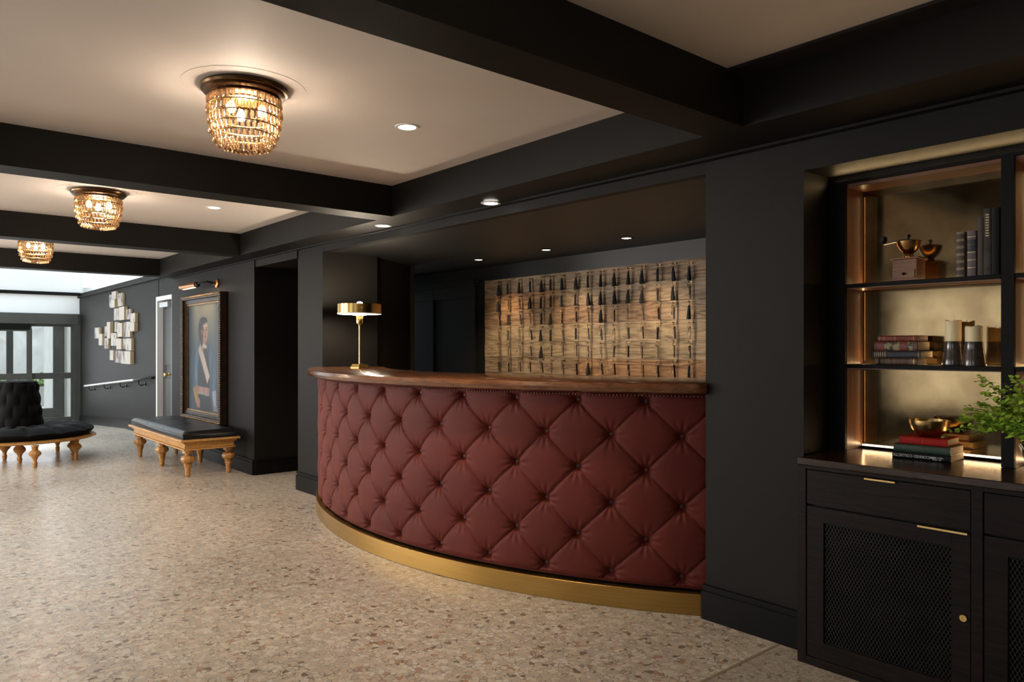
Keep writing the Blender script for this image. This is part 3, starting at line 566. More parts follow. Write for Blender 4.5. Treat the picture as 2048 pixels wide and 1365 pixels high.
# table lamp
LX, LY, LZ = -5.634, 3.10, 1.176
tl = thing('table_lamp', 'slim brass table lamp with flat drum shade at the left end of the desk', 'lamp', (LX, LY, LZ))
obj('base', MB().lathe([(0, 0), (.078, 0), (.080, .006), (.074, .016), (.066, .030), (.060, .036), (0, .036)], (LX, LY, LZ), 4, M=Matrix.Rotation(D(45+10), 3, 'Z')), BRASS, tl, bevel=.003)
obj('pole', MB().tube([(LX, LY, LZ+.036), (LX, LY, LZ+.37)], .0075, 12), BRASS, tl, smooth=True)
obj('socket', MB().lathe([(.0, .36), (.012, .36), (.016, .372), (.026, .376), (.029, .39), (.030, .44), (.026, .445), (0, .445)], (LX, LY, LZ), 20), BRASS, tl, smooth=True)
obj('bulb', MB().lathe([(.014, .445), (.02, .46), (.032, .49), (.036, .515), (.032, .54), (.018, .557), (0, .562)], (LX, LY, LZ), 20), emitmat('lamp_bulb', (1, .84, .64), 480), tl, smooth=True)
obj('lamp_shade', MB().lathe([(.183, .463), (.185, .463), (.185, .540), (.183, .540), (.183, .463)], (LX, LY, LZ), 48), mat('shade_brass', (.55, .33, .10), .22, 1, color2=(.66, .42, .14), scale=2), tl, smooth=30)
obj('shade_liner', MB().lathe([(.1825, .466), (.1825, .538), (.181, .538), (.181, .466), (.1825, .466)], (LX, LY, LZ), 48), WHITE, tl, smooth=30)
obj('shade_rim', MB().lathe([(.177, .456), (.187, .456), (.187, .464), (.177, .464), (.177, .456)], (LX, LY, LZ), 48), mat('opal_rim', (.9, .8, .65), .4, color2=(.92, .83, .7), scale=3), tl, smooth=30)
sp_ = MB()
for k in range(3): a = 2*PI*k/3+.5; sp_.tube([(LX+.028*math.cos(a), LY+.028*math.sin(a), LZ+.442), (LX+.18*math.cos(a), LY+.18*math.sin(a), LZ+.468)], .0025, 6)
obj('shade_spider', sp_, BRASS, tl, smooth=True)

# ------------------------------------------------------------------ key board
kb = thing('key_board', 'wall board of reclaimed wood planks behind the reception desk, hung with keys', 'key board', (-4.6, 4.95, .6))
pw_m = []
for i, (c1, c2) in enumerate([((.15, .085, .045), (.34, .215, .12)), ((.20, .13, .075), (.36, .26, .16)), ((.22, .10, .04), (.42, .24, .11)), ((.24, .17, .09), (.40, .30, .18)), ((.17, .12, .085), (.31, .24, .17))]):
    pw_m.append(mat('reclaimed_plank_%d' % i, tuple(q_*.62 for q_ in c1), .62, color2=c2, scale=2.2, stretch=(1.1, 6, 9), bump=.8, ramp=(.34, .62), detail=9, dist=2.2))
zs_ = [2.06, 1.905, 1.735, 1.575, 1.405, 1.25, 1.09, .93, .77, .60]
for k in range(9):
    xs_ = [-6.24]; cuts = ([-4.7], [-5.1], [-3.9], [-5.65, -5.05], [], [-4.9], [-3.9], [-5.2], [-4.5])[k]; xs_ += cuts+[-3.05]
    for a, b_ in zip(xs_[:-1], xs_[1:]):
        y0 = 4.930-rnd.uniform(0, .006); g = .0022
        mi = (0, 2, 1, 3, 4, 1, 0, 3, 1)[k] if rnd.random() < .7 else rnd.randrange(5)
        o = obj('plank', MB().box(a+g*.5, b_-g*.5, y0, 4.96, zs_[k+1]+g, zs_[k]-g*.2), pw_m[mi], kb)
hookm = MB().tube([(0, .0, 0), (0, -.035, -.004), (0, -.042, .006)], .0035, 6).lathe([(.009, 0), (.009, .003)], (0, 0, 0), 8, M=Matrix.Rotation(PI/2, 3, 'X')).mesh('hook', KBRASS, True)
ringm = MB().tube([(.013*math.cos(2*PI*k/14), 0, .013*math.sin(2*PI*k/14)) for k in range(14)], .0022, 5, closed=True).mesh('ring', KBRASS, True)
def tassel_mesh(w, L, seed):
    r_ = random.Random(seed); m = MB(); n = 14; prof = [(.0, 0), (.008, -.002), (.011, -.010), (.0085, -.019), (.0105, -.026), (w*.75, -.05), (w, -L+.004), (w*.96, -L)]
    v0 = len(m.v); m.lathe(prof, (0, 0, 0), n)
    for i in range(v0, len(m.v)):
        x, y, z_ = m.v[i]
        if z_ < -.03: s = 1+.18*math.sin(i*2.3+seed); m.v[i] = (x*s, y*s, z_+(r_.uniform(-.006, .004) if z_ < -L+.01 else 0))
    return m
tms = [tassel_mesh(.016, .108, 1).mesh('tassel', TASSEL, True), tassel_mesh(.019, .112, 2).mesh('tassel', TASSEL, True), tassel_mesh(.012, .105, 3).mesh('tassel', TASSEL, True)]
capm = MB().lathe([(.0, .004), (.006, .003), (.0095, -.004), (.009, -.017), (.0065, -.020), (.0, -.020)], n=10).mesh('cap', KBRASS, True)
km = MB(); km.tube([(.010*math.cos(2*PI*k/12), 0, -.010+.010*math.sin(2*PI*k/12)) for k in range(12)], .003, 5, closed=True); km.tube([(0, 0, -.02), (0, 0, -.075)], .0032, 6)
km.box(0, .013, -.0015, .0015, -.074, -.066).box(0, .010, -.0015, .0015, -.062, -.055)
keym = km.mesh('key', KBRASS, True)
fm_ = MB().box(-.0075, .0075, -.002, .002, -.112, -.012).lathe([(.006, 0), (.006, .003)], (0, -.002, -.02), 8, M=Matrix.Rotation(PI/2, 3, 'X')).mesh('fob', LEATHF)
ORD = ['leftmost', 'second', 'third', 'fourth', 'fifth', 'sixth', 'seventh', 'eighth', 'ninth', 'tenth', 'eleventh', 'twelfth', 'thirteenth', 'fourteenth', 'fifteenth', 'rightmost']
ROW = ['top', 'second', 'third', 'fourth', 'fifth', 'lowest']
kx = [-5.965, -5.815, -5.635, -5.48, -5.315, -5.175, -5.025, -4.845, -4.69, -4.53, -4.375, -4.215, -4.06, -3.90, -3.74, -3.585]
kz = [2.028, 1.870, 1.712, 1.552, 1.395, 1.235]
TAS = {0: set(range(16)), 1: {0, 3, 4, 5, 6, 7, 8, 9, 10, 11, 12, 14}, 2: {4, 5, 9, 15}, 3: {4, 5}, 4: {4}, 5: {8, 15}}
for r_ in range(6):
    for c_ in range(16):
        x = kx[c_]+rnd.uniform(-.006, .006); zk = kz[r_]+rnd.uniform(-.006, .006)
        link('hook', hookm, kb, (x+4.6, 4.924-4.95, zk-.6))
        tas = c_ in TAS[r_]
        pos = ('%s in' % ORD[c_]) if c_ in (0, 15) else ('%s from left in' % ORD[c_])
        ky = thing('key_tassel' if tas else 'hanging_key', ('black tassel key fob, %s %s row of key board' if tas else 'brass key with leather fob, %s %s row of key board') % (pos, ROW[r_]), 'key', (x, 4.890, zk-.011), 'keys hanging on the wood key board')
        ky.rotation_euler = (0, rnd.uniform(-.06, .06), rnd.uniform(-.5, .5))
        link('ring', ringm, ky, (0, 0, 0), (0, 0, rnd.uniform(-.4, .4)))
        if tas:
            link('cap', capm, ky, (0, 0, -.014)); link('tassel', tms[rnd.randrange(3)], ky, (0, 0, -.018))
        else:
            link('key', keym, ky, (-.004, -.004, -.012), (0, rnd.uniform(-.1, .1), rnd.uniform(-.8, .8)))
            link('fob', fm_, ky, (.006, .006, -.008), (0, rnd.uniform(-.12, .05), rnd.uniform(-1.2, 1.2)))

# ------------------------------------------------------------------ downlights
dl_ring = MB().lathe([(.046, -.004), (.062, -.004), (.064, 0), (.046, .004), (.046, -.004)], n=32).mesh('trim_ring', WHITE, True)
dl_ring2 = MB().lathe([(.040, -.004), (.056, -.004), (.058, 0), (.040, .004), (.040, -.004)], n=32).mesh('trim_ring', CHARB, True)
dl_lens = MB().lathe([(0, -.003), (.034, -.003), (.046, -.001), (.046, .002), (0, .002)], n=24).mesh('lens', emitmat('downlight_lens', (1, .93, .82), 9), True)
dl_lens2 = MB().lathe([(0, -.003), (.030, -.003), (.040, -.001), (.040, .002), (0, .002)], n=24).mesh('lens', emitmat('downlight_lens_warm', (1, .85, .65), 5), True)
def downlight(x, y, z_, label, ring, lens, power, color, ang, blend=.6, rot=(0, 0, 0)):
    t = thing('downlight', label, 'ceiling light', (x, y, z_), 'recessed ceiling downlights'); link('trim_ring', ring, t); link('lens', lens, t)
    spot('downlight_beam', (x, y, z_-.012), power, color, ang, blend, rot, .03)
downlight(-3.313, 2.10, ZC, 'round recessed downlight in the pale ceiling bay right of the largest chandelier', dl_ring, dl_lens, 75, WARM2, 110)
downlight(-6.25, 2.10, ZC, 'recessed downlight in the pale ceiling bay with the middle chandelier', dl_ring, dl_lens, 90, WARM2, 120)
downlight(-3.706, 2.975, ZS-.012, 'downlight in the dark soffit above the right half of the desk', dl_ring, dl_lens, 3, WARM2, 60)
downlight(-4.979, 2.94, ZS-.001, 'downlight in the dark soffit near the brass table lamp', dl_ring, dl_lens, 3, WARM2, 60)
rot_k = (D(-28), 0, 0)
downlight(-5.797, 4.50, ZH, 'small alcove downlight above the left part of the key board', dl_ring2, dl_lens2, 58, WARM, 95, .8, (D(10), 0, 0))
downlight(-4.822, 4.50, ZH, 'small alcove downlight above the middle of the key board', dl_ring2, dl_lens2, 58, WARM, 95, .8, (D(10), 0, 0))
downlight(-3.893, 4.50, ZH, 'small alcove downlight above the right part of the key board', dl_ring2, dl_lens2, 58, WARM, 95, .8, (D(10), 0, 0))

# ------------------------------------------------------------------ chandeliers
def crystal_mat():
    m = bpy.data.materials.new('amber_crystal'); m.use_nodes = True; n = m.node_tree; n.nodes.clear(); L = n.links.new
    o = n.nodes.new('ShaderNodeOutputMaterial'); t = n.nodes.new('ShaderNodeBsdfTransparent'); t.inputs[0].default_value = (.96, .84, .70, 1)
    g = n.nodes.new('ShaderNodeBsdfGlossy'); g.inputs['Roughness'].default_value = .08; g.inputs['Color'].default_value = (.38, .31, .24, 1)
    tr = n.nodes.new('ShaderNodeBsdfTranslucent'); tr.inputs['Color'].default_value = (.17, .105, .06, 1)
    lw_ = n.nodes.new('ShaderNodeLayerWeight'); lw_.inputs['Blend'].default_value = .55
    m1 = n.nodes.new('ShaderNodeMixShader'); m1.inputs[0].default_value = .45; L(t.outputs[0], m1.inputs[1]); L(tr.outputs[0], m1.inputs[2])
    m2 = n.nodes.new('ShaderNodeMixShader'); L(lw_.outputs['Facing'], m2.inputs[0]); L(m1.outputs[0], m2.inputs[1]); L(g.outputs[0], m2.inputs[2]); L(m2.outputs[0], o.inputs[0]); return m
CRY = crystal_mat()
cd = MB().lathe([(0, .0185), (.0045, .016), (.0078, .008), (.0083, -.008), (.006, -.0145), (0, -.0185)], n=8).mesh('crystal', CRY)
cs = MB().lathe([(0, .013), (.006, .008), (.0075, 0), (.006, -.008), (0, -.013)], n=7).mesh('crystal', CRY)
BUL = emitmat('chandelier_bulb', (1, .86, .62), 7)
med = MB().lathe([(.0, -.0), (.262, -.0), (.262, -.0012), (.24, -.0022), (.0, -.0022)], n=64).mesh('medallion', CEIL, True)
tiers = [(.152, 2.432, 38), (.155, 2.388, 38), (.150, 2.346, 38), (.143, 2.305, 36), (.128, 2.268, 34)]
rowsb = [(.112, 2.243, 34), (.092, 2.238, 28), (.072, 2.234, 22), (.050, 2.231, 14)]
def chandelier(x, y, label, detailed, power=27):
    t = thing('chandelier', label, 'chandelier', (x, y, ZC), 'basket chandeliers down the lobby ceiling')
    link('medallion', med, ce, (x, y, ZC))
    obj('ceiling_plate', MB().lathe([(0, -.006), (.182, -.006), (.186, -.014), (.182, -.024), (.170, -.028), (.172, -.036), (.162, -.042), (.150, -.044), (.152, -.052), (.146, -.056), (0, -.056)], (x, y, ZC), 64), BRONZE, t, smooth=True)
    hoop = MB()
    for R, z_, n in tiers: hoop.tube([(x+(R-.004)*math.cos(2*PI*k/36), y+(R-.004)*math.sin(2*PI*k/36), z_+.022) for k in range(36)], .003, 5, closed=True)
    for k in range(6):
        a = 2*PI*k/6; hoop.tube([(x+R*.97*math.cos(a), y+R*.97*math.sin(a), z_+.02) for R, z_, n in [(.148, 2.45, 0)]+tiers], .0022, 5)
    obj('wire_frame', hoop, BRASS, t, smooth=True)
    mbs = MB()
    for ti, (R, z_, n) in enumerate(tiers+rowsb):
        big = ti < 5
        for k in range(n):
            a = 2*PI*(k+.5*(ti % 2))/n; px_, py_ = R*math.cos(a), R*math.sin(a); mesh_ = cd if big else cs
            if detailed: link('crystal', mesh_, t, (px_, py_, z_-ZC), (rnd.uniform(-.12, .12), rnd.uniform(-.12, .12), a))
            else:
                prof = [(0, .018), (.008, .007), (.008, -.008), (0, -.018)] if big else [(0, .012), (.008, 0), (0, -.012)]
                mbs.lathe(prof, (x+px_, y+py_, z_), 6)
    if not detailed: o = obj('crystals', mbs, CRY, t); o['kind'] = 'stuff'
    for k in range(3):
        a = 2*PI*k/3+.9; obj('bulb', MB().lathe([(.008, .03), (.014, .02), (.02, .0), (.016, -.018), (0, -.026)], (x+.075*math.cos(a), y+.075*math.sin(a), 2.395), 14), BUL, t, smooth=True)
    obj('bulb_holder', MB().lathe([(0, -.05), (.09, -.05), (.09, -.062), (0, -.062)], (x, y, ZC), 24), BRASS, t, smooth=True)
    point('chandelier_light', (x, y, 2.37), power, (1, .84, .67), .07)
chandelier(-3.28, 1.235, 'largest, nearest basket chandelier of amber crystal drops on the pale ceiling', True)
chandelier(-6.16, 1.235, 'middle basket chandelier of amber crystal drops, in the second ceiling bay', False)
chandelier(-.35, 1.235, 'basket chandelier of amber crystal drops in the bay nearest the bookcase', False, 16)
chandelier(-9.05, 1.235, 'farthest basket chandelier, partly hidden by a dark beam at the left', False)

# ------------------------------------------------------------------ bookcase and cabinet
BXL, BXR, BF, BM = -1.684, .5, 3.368, 3.545
IL, IR1, IR2 = -1.606, -.985, -.940
bc = thing('bookcase', 'tall black framed bookcase with mirrored backs set in the wall niche', 'bookcase', ((BXL+BXR)/2, BF, .877))
for x0, x1 in ((BXL+.002, IL), (IR1, IR2), (-.32, -.27), (.42, BXR-.002)):
    obj('stile', MB().box(x0, x1, BF, BF+.02, .878, 2.137), BLACKFR, bc, bevel=.001)
obj('top_rail', MB().box(BXL+.002, BXR-.002, BF+.0005, BF+.0195, 2.10, 2.1375), BLACKFR, bc)
for (a, b_) in ((IL, IR1), (IR2, -.32), (-.27, .42)):
    obj('soffit_panel', MB().box(a, b_, BF+.02, BM, 2.085, 2.10), SHELFH, bc)
    for zz_ in (1.622, 1.256):
        obj('shelf', MB().box(a+.001, b_-.001, BF+.004, BM-.012, zz_, zz_+.018), BLACKFR, bc, bevel=.002)
        obj('shelf_underside', MB().box(a+.004, b_-.004, BF+.012, BM-.016, zz_-.004, zz_), SHELFH, bc)
    for x_, s in ((a, 1), (b_, -1)):
        obj('side_panel', MB().box(min(x_, x_-s*.012), max(x_, x_-s*.012), BF+.02, BM, .878, 2.10), SHELFW, bc)
MATS['cream_wax'].node_tree.nodes['Principled BSDF'].inputs['Subsurface Weight'].default_value = 1; MATS['cream_wax'].node_tree.nodes['Principled BSDF'].inputs['Subsurface Radius'].default_value = (.07, .045, .02)
MIR = bpy.data.materials.new('antique_mirror'); MIR.use_nodes = True; n = MIR.node_tree; b = n.nodes['Principled BSDF']; L = n.links.new
b.inputs['Metallic'].default_value = .92
tcn = n.nodes.new('ShaderNodeTexCoord'); t1 = n.nodes.new('ShaderNodeTexNoise'); t1.inputs['Scale'].default_value = 9; t1.inputs['Detail'].default_value = 9; L(tcn.outputs['Object'], t1.inputs['Vector'])
r1 = n.nodes.new('ShaderNodeValToRGB'); r1.color_ramp.elements[0].position = .35; r1.color_ramp.elements[0].color = (.13, .09, .045, 1); r1.color_ramp.elements[1].position = .7; r1.color_ramp.elements[1].color = (.20, .145, .075, 1)
L(t1.outputs['Fac'], r1.inputs['Fac']); L(r1.outputs['Color'], b.inputs['Base Color'])
m1 = n.nodes.new('ShaderNodeMapRange'); m1.inputs['To Min'].default_value = .06; m1.inputs['To Max'].default_value = .13; L(t1.outputs['Fac'], m1.inputs['Value']); L(m1.outputs[0], b.inputs['Roughness'])
for (a, b_) in ((IL, IR1), (IR2, -.32), (-.27, .42)):
    obj('mirror_back', MB().box(a+.001, b_-.001, BM, BM+.006, .878, 2.085), MIR, bc)
LED = emitmat('led_strip', (1, .62, .28), 1.5); LEDW = emitmat('led_strip_bottom', (1, .80, .62), 4)
AMB = (1, .60, .27)
for (a, b_) in ((IL, IR1), (IR2, -.32), (-.27, .42)):
    xm = (a+b_)/2; w_ = b_-a
    obj('led_ledge', MB().box(a+.001, b_-.001, BM-.022, BM-.0005, .878, .888), BLACKFR, bc)
    obj('led_strip', MB().box(a+.004, b_-.004, BM-.012, BM-.001, .888, .8945), LEDW, bc)
    area('bookcase_led', (xm, BM-.012, .897), (PI+.5, 0, 0), w_-.02, .008, .55, AMB)
    for zz_ in (1.274, 1.640):
        obj('led_strip', MB().box(a+.004, b_-.004, BM-.011, BM-.001, zz_-.008, zz_-.001), LED, bc)
        area('bookcase_led', (xm, BM-.006, zz_+.0015), (PI+.3, 0, 0), w_-.02, .008, .45, AMB)
    for zm, hh in ((1.07, .34), (1.45, .32), (1.86, .40)):
        for xx, sg in ((a+.006, 1), (b_-.006, -1)):
            area('bookcase_led', (xx, BM-.008, zm), (PI/2, 0, -sg*(PI/2+.35)), .006, hh, .10, AMB)
    # cornice light washing the niche head
area('niche_head_light', (-.6, BF-.004, 2.105), (PI+.9, 0, 0), 2.1, .006, 1.4, (1, .68, .32))

CY, CX0, CZT = 3.013, -1.645, .877
cb = thing('cabinet', 'low black oak cabinet with mesh doors and brass pulls under the bookcase', 'cabinet', (-.6, 3.19, 0))
obj('carcass', MB().box(CX0, .5, CY+.022, 3.36, .0, .84), DARKWOOD, cb)
ctp = MB().box(CX0, .5, CY, BF+.002, .848, CZT)
obj('top_slab', ctp.box(CX0, .5, BF+.002, BM, .86, CZT), TOPWOOD, cb, bevel=.003)
frm = MB(); V_ = lambda *a: frm.box(*a)
def fr(x0, x1, z0, z1, name='rail'): obj(name, MB().box(x0, x1, CY, CY+.022, z0, z1), DARKWOOD, cb, bevel=.0015)
fr(CX0, -1.606, 0, .848, 'stile'); fr(-.975, -.937, 0, .848, 'stile'); fr(-.32, -.28, 0, .848, 'stile'); fr(.46, .5, 0, .848, 'stile')
def unit(x0, x1):
    fr(x0, x1, .832, .848); fr(x0, x1, 0, .035)
    g = .003
    dw = obj('drawer', MB().box(x0+g, x1-g, CY+.003, CY+.024, .684, .829), DARKWOOD, cb, bevel=.0015)
    w_ = x1-x0; hx = x0+.40*w_
    obj('handle', MB().box(hx, hx+.118, CY-.014, CY+.004, .822, .8285), BRASS, dw)
    dz0, dz1 = .038, .676
    do = obj('door', MB().box(x0+g, x0+g+.072, CY+.003, CY+.024, dz0, dz1).box(x1-g-.062, x1-g, CY+.003, CY+.024, dz0, dz1).box(x0+g+.072, x1-g-.062, CY+.003, CY+.024, dz1-.062, dz1).box(x0+g+.072, x1-g-.062, CY+.003, CY+.024, dz0, dz0+.07), DARKWOOD, cb, bevel=.0015)
    mx0, mx1, mz0, mz1 = x0+g+.072, x1-g-.062, dz0+.07, dz1-.062
    obj('mesh_backing', MB().box(mx0, mx1, CY+.02, CY+.0235, mz0, mz1), mat('mesh_backing_black', (.002, .002, .002), .9, spec=.03, color2=(.005, .005, .005), scale=4), do)
    me_ = MB(); cw, ch = .0140, .026; nx = int((mx1-mx0)/cw); nz__ = int((mz1-mz0)/ch)+1; w2 = .0009
    for d_ in (1, -1):
        # zigzag diagonal wires clipped to the opening
        k0 = -int((mz1-mz0)/ch)-2
        for k in range(k0, nx+2-k0):
            xa = mx0+k*cw; za = mz0; xb = xa+d_*(mz1-mz0)/ch*cw; zb_ = mz1
            # clip
            def clip(xa, za, xb, zb_):
                t0, t1 = 0, 1; dx_ = xb-xa
                for lo, hi in ((mx0, mx1),):
                    if abs(dx_) < 1e-9: return None if not lo <= xa <= hi else (xa, za, xb, zb_)
                    ta, tb = (lo-xa)/dx_, (hi-xa)/dx_
                    if ta > tb: ta, tb = tb, ta
                    t0, t1 = max(t0, ta), min(t1, tb)
                if t0 >= t1: return None
                return xa+dx_*t0, za+(zb_-za)*t0, xa+dx_*t1, za+(zb_-za)*t1
            c_ = clip(xa, za, xb, zb_)
            if not c_: continue
            xa, za, xb, zb_ = c_; L2 = math.hypot(xb-xa, zb_-za); nx_, nz2 = -(zb_-za)/L2*w2, (xb-xa)/L2*w2; y_ = CY+.010+(.001 if d_ > 0 else 0)
            me_.add([(xa-nx_, y_, za-nz2), (xb-nx_, y_, zb_-nz2), (xb+nx_, y_, zb_+nz2), (xa+nx_, y_, za+nz2), (xa, y_+.0016, za), (xb, y_+.0016, zb_)], [(0, 1, 2, 3), (0, 4, 5, 1), (3, 2, 5, 4)])
    o = obj('wire_mesh', me_, mat('black_wire', (.035, .033, .032), .4, .7, color2=(.05, .047, .045), scale=9), do); o['kind'] = 'stuff'
    obj('handle', MB().box(x1-.178, x1-.008, CY-.016, CY+.004, .6695, .6765), BRASS, do)
    obj('lock', MB().lathe([(0, 0), (.012, 0), (.014, .003), (.012, .006), (.005, .006), (.004, .004), (0, .004)], (x1-.026, CY+.004, .361), 20, M=Matrix.Rotation(PI/2, 3, 'X')), BRASS, do, smooth=True)
unit(-1.606, -.975); unit(-.937, -.32); unit(-.28, .46)
obj('plinth', MB().box(CX0+.02, .48, CY+.03, 3.3, -.0, .01), BLACKFR, cb)

# ------------------------------------------------------------------ books and ornaments
def book(name, label, x0, x1, y0, y1, z0, z1, cm_, spine='front', group=None, ang=0, bands=None, bandmat=None, page=PAPER, cat='book'):
    """flat-lying: spine on front (y0). standing: spine on front with the width along x"""
    c_ = ((x0+x1)/2, (y0+y1)/2, z0); t = thing(name, label, cat, c_, group); t.rotation_euler = (0, 0, ang)
    hx, hy, H2 = (x1-x0)/2, (y1-y0)/2, z1-z0; k = .0025
    if spine == 'front':   # lying
        cv = MB().box(-hx, hx, -hy, hy, 0, k).box(-hx, hx, -hy, hy, H2-k, H2)
        for i in range(6):
            a, b_ = -PI/2+PI*i/6, -PI/2+PI*(i+1)/6; R_ = H2/2
            cv.add([(s_*hx, -hy-.006*math.cos(q_)+.0, R_+R_*math.sin(q_)) for q_ in (a, b_) for s_ in (-1, 1)]+[(s_*hx, -hy+.002, R_+R_*.98*math.sin(q_)) for q_ in (a, b_) for s_ in (-1, 1)], [(0, 1, 3, 2), (4, 6, 7, 5), (0, 2, 6, 4), (1, 5, 7, 3)])
        pg = MB().box(-hx+.003, hx-.003, -hy+.002, hy-.004, k, H2-k)
    else:
        cv = MB().box(-hx, -hx+k, -hy, hy, 0, H2).box(hx-k, hx, -hy, hy, 0, H2)
        for i in range(6):
            a, b_ = -PI/2+PI*i/6, -PI/2+PI*(i+1)/6
            cv.add([(hx*math.sin(q_), -hy-.005*math.cos(q_), z_) for q_ in (a, b_) for z_ in (0, H2)]+[(hx*.98*math.sin(q_), -hy+.002, z_) for q_ in (a, b_) for z_ in (0, H2)], [(0, 1, 3, 2), (4, 6, 7, 5), (0, 2, 6, 4), (1, 5, 7, 3)])
        pg = MB().box(-hx+k, hx-k, -hy+.002, hy-.004, .003, H2-.003)
    cv.m = [0]*len(cv.f); pg.m = [0]*6
    link('cover', cv.mesh('cover', cm_), t); link('pages', pg.mesh('pages', page), t)
    if bands:
        for (f0, f1, bmat) in bands:
            bb_ = MB()
            if spine == 'front': a, b_ = -hx+2*hx*f0, -hx+2*hx*f1
            for i in range(6):
                p0, p1 = -PI*.42+PI*.84*i/6, -PI*.42+PI*.84*(i+1)/6
                if spine == 'front': bb_.add([(xx, -hy-.0064*math.cos(q_)-.0002, H2/2+H2/2*math.sin(q_)) for q_ in (p0, p1) for xx in (a, b_)], [(0, 1, 3, 2)])
                else: bb_.add([(hx*math.sin(q_), -hy-.0054*math.cos(q_)-.0002, H2*f_) for q_ in (p0, p1) for f_ in (f0, f1)], [(0, 1, 3, 2)])
            link('spine_band', bb_.mesh('spine_band', bmat), t)
    return t
redc = mat('red_cloth', (.34, .010, .008), .6, color2=(.40, .018, .012), scale=20, spec=.2); redl = mat('red_leather', (.17, .02, .012), .45, color2=(.24, .04, .02), scale=25)
grc = mat('green_cloth', (.012, .035, .018), .5, color2=(.02, .05, .028), scale=20); blk = mat('black_cover', (.004, .004, .005), .5, spec=.15, color2=(.008, .008, .009), scale=9)
navy = mat('navy_cloth', (.010, .011, .020), .5, color2=(.015, .016, .028), scale=15); brn = mat('ribbed_brown', (.05, .022, .010), .5, color2=(.16, .08, .04), scale=6, stretch=(12, 1, 1))
gilt = mat('gilt_print', (.40, .30, .14), .4, .6, color2=(.52, .40, .2), scale=40); tanl = mat('tan_leather', (.16, .12, .065), .5, color2=(.24, .19, .11), scale=18)
plum = mat('plum_leather', (.075, .055, .065), .5, color2=(.12, .09, .095), scale=18); grey = mat('grey_cloth', (.030, .026, .026), .6, spec=.2, color2=(.065, .058, .056), scale=20)
rose = mat('dark_ornament', (.03, .015, .015), .5, color2=(.06, .03, .02), scale=60); orn = mat('gilt_ornament', (.05, .04, .02), .5, color2=(.34, .27, .15), scale=55, ramp=(.45, .55))
y0, y1 = 3.385, 3.525; z_ = 1.2745
g1 = 'books stacked flat on the lower shelf'
book('book', 'ribbed brown book at the bottom of the shelf stack beside the candles', -1.478, -1.300, y0+.004, y1-.035, z_, z_+.029, brn, group=g1, bands=[(.08, .12, blk), (.90, .93, gilt)])
book('book', 'dark navy book with gilt spine lines, second from bottom in the shelf stack', -1.488, -1.288, y0, y1, z_+.029, z_+.061, navy, group=g1, bands=[(.05, .06, gilt), (.09, .10, gilt), (.13, .14, gilt), (.17, .18, gilt), (.22, .23, gilt), (.27, .28, gilt), (.96, .97, gilt)])
book('book', 'ornate gilt spine book with red labels, second from top in the shelf stack', -1.480, -1.300, y0, y1, z_+.061, z_+.102, brn, group=g1, bands=[(.05, .22, redl), (.24, .42, orn), (.44, .60, orn), (.62, .76, redl), (.78, .90, orn)])
book('book', 'red leather book on top of the shelf stack beside the candles', -1.468, -1.307, y0+.006, y1, z_+.102, z_+.128, redl, group=g1, bands=[(.04, .05, gilt), (.17, .18, gilt), (.46, .47, gilt), (.93, .94, gilt)])
# bottom stack on the cabinet
g2 = 'books stacked on the cabinet top'; zc = CZT
def cab_book(label, pl, pr, w, z0, z1, m_, bands=None):
    ax, ay = pl; bx_, by_ = pr; ang = math.atan2(by_-ay, bx_-ax); L2 = math.hypot(bx_-ax, by_-ay); cx_, cy_ = (ax+bx_)/2-math.sin(ang)*w/2, (ay+by_)/2+math.cos(ang)*w/2
    return book('book', label, cx_-L2/2, cx_+L2/2, cy_-w/2, cy_+w/2, z0, z1, m_, group=g2, ang=ang, bands=bands)
bkA = cab_book('black book with white lettering at the bottom of the stack under the bowl', (-1.378, 3.325), (-1.152, 3.335), .175, zc, zc+.030, blk)
cab_book('dark green book between the red and black books on the cabinet', (-1.370, 3.318), (-1.150, 3.326), .165, zc+.030, zc+.063, grc)
cab_book('bright red book directly under the brass bowl on the cabinet', (-1.355, 3.335), (-1.168, 3.342), .15, zc+.063, zc+.094, redc, bands=[(.03, .035, mat('red_dark', (.16, .01, .008), .5)), (.5, .503, gilt)])
def text(body, size, loc, rot, m_, parent, name='lettering'):
    cu = bpy.data.curves.new(name, 'FONT'); cu.body = body; cu.size = size; cu.extrude = .0002; cu.align_x = 'CENTER'; cu.materials.append(m_)
    o = bpy.data.objects.new(name, cu); COL.objects.link(o); bpy.context.view_layer.update()
    me = bpy.data.meshes.new_from_object(o.evaluated_get(bpy.context.evaluated_depsgraph_get())); bpy.data.objects.remove(o)
    return link(name, me, parent, loc, rot)
wht = mat('white_print', (.62, .62, .60), .5)
text('UNCORKED COLLECTION', .0155, (-.035, -.0945, .0195), (PI/2, PI, 0), wht, bkA)
text('MESA VERDE', .0085, (.062, -.0945, .0190), (PI/2, PI, 0), wht, bkA); text('BY ODD', .0085, (.062, -.0945, .0110), (PI/2, PI, 0), wht, bkA)
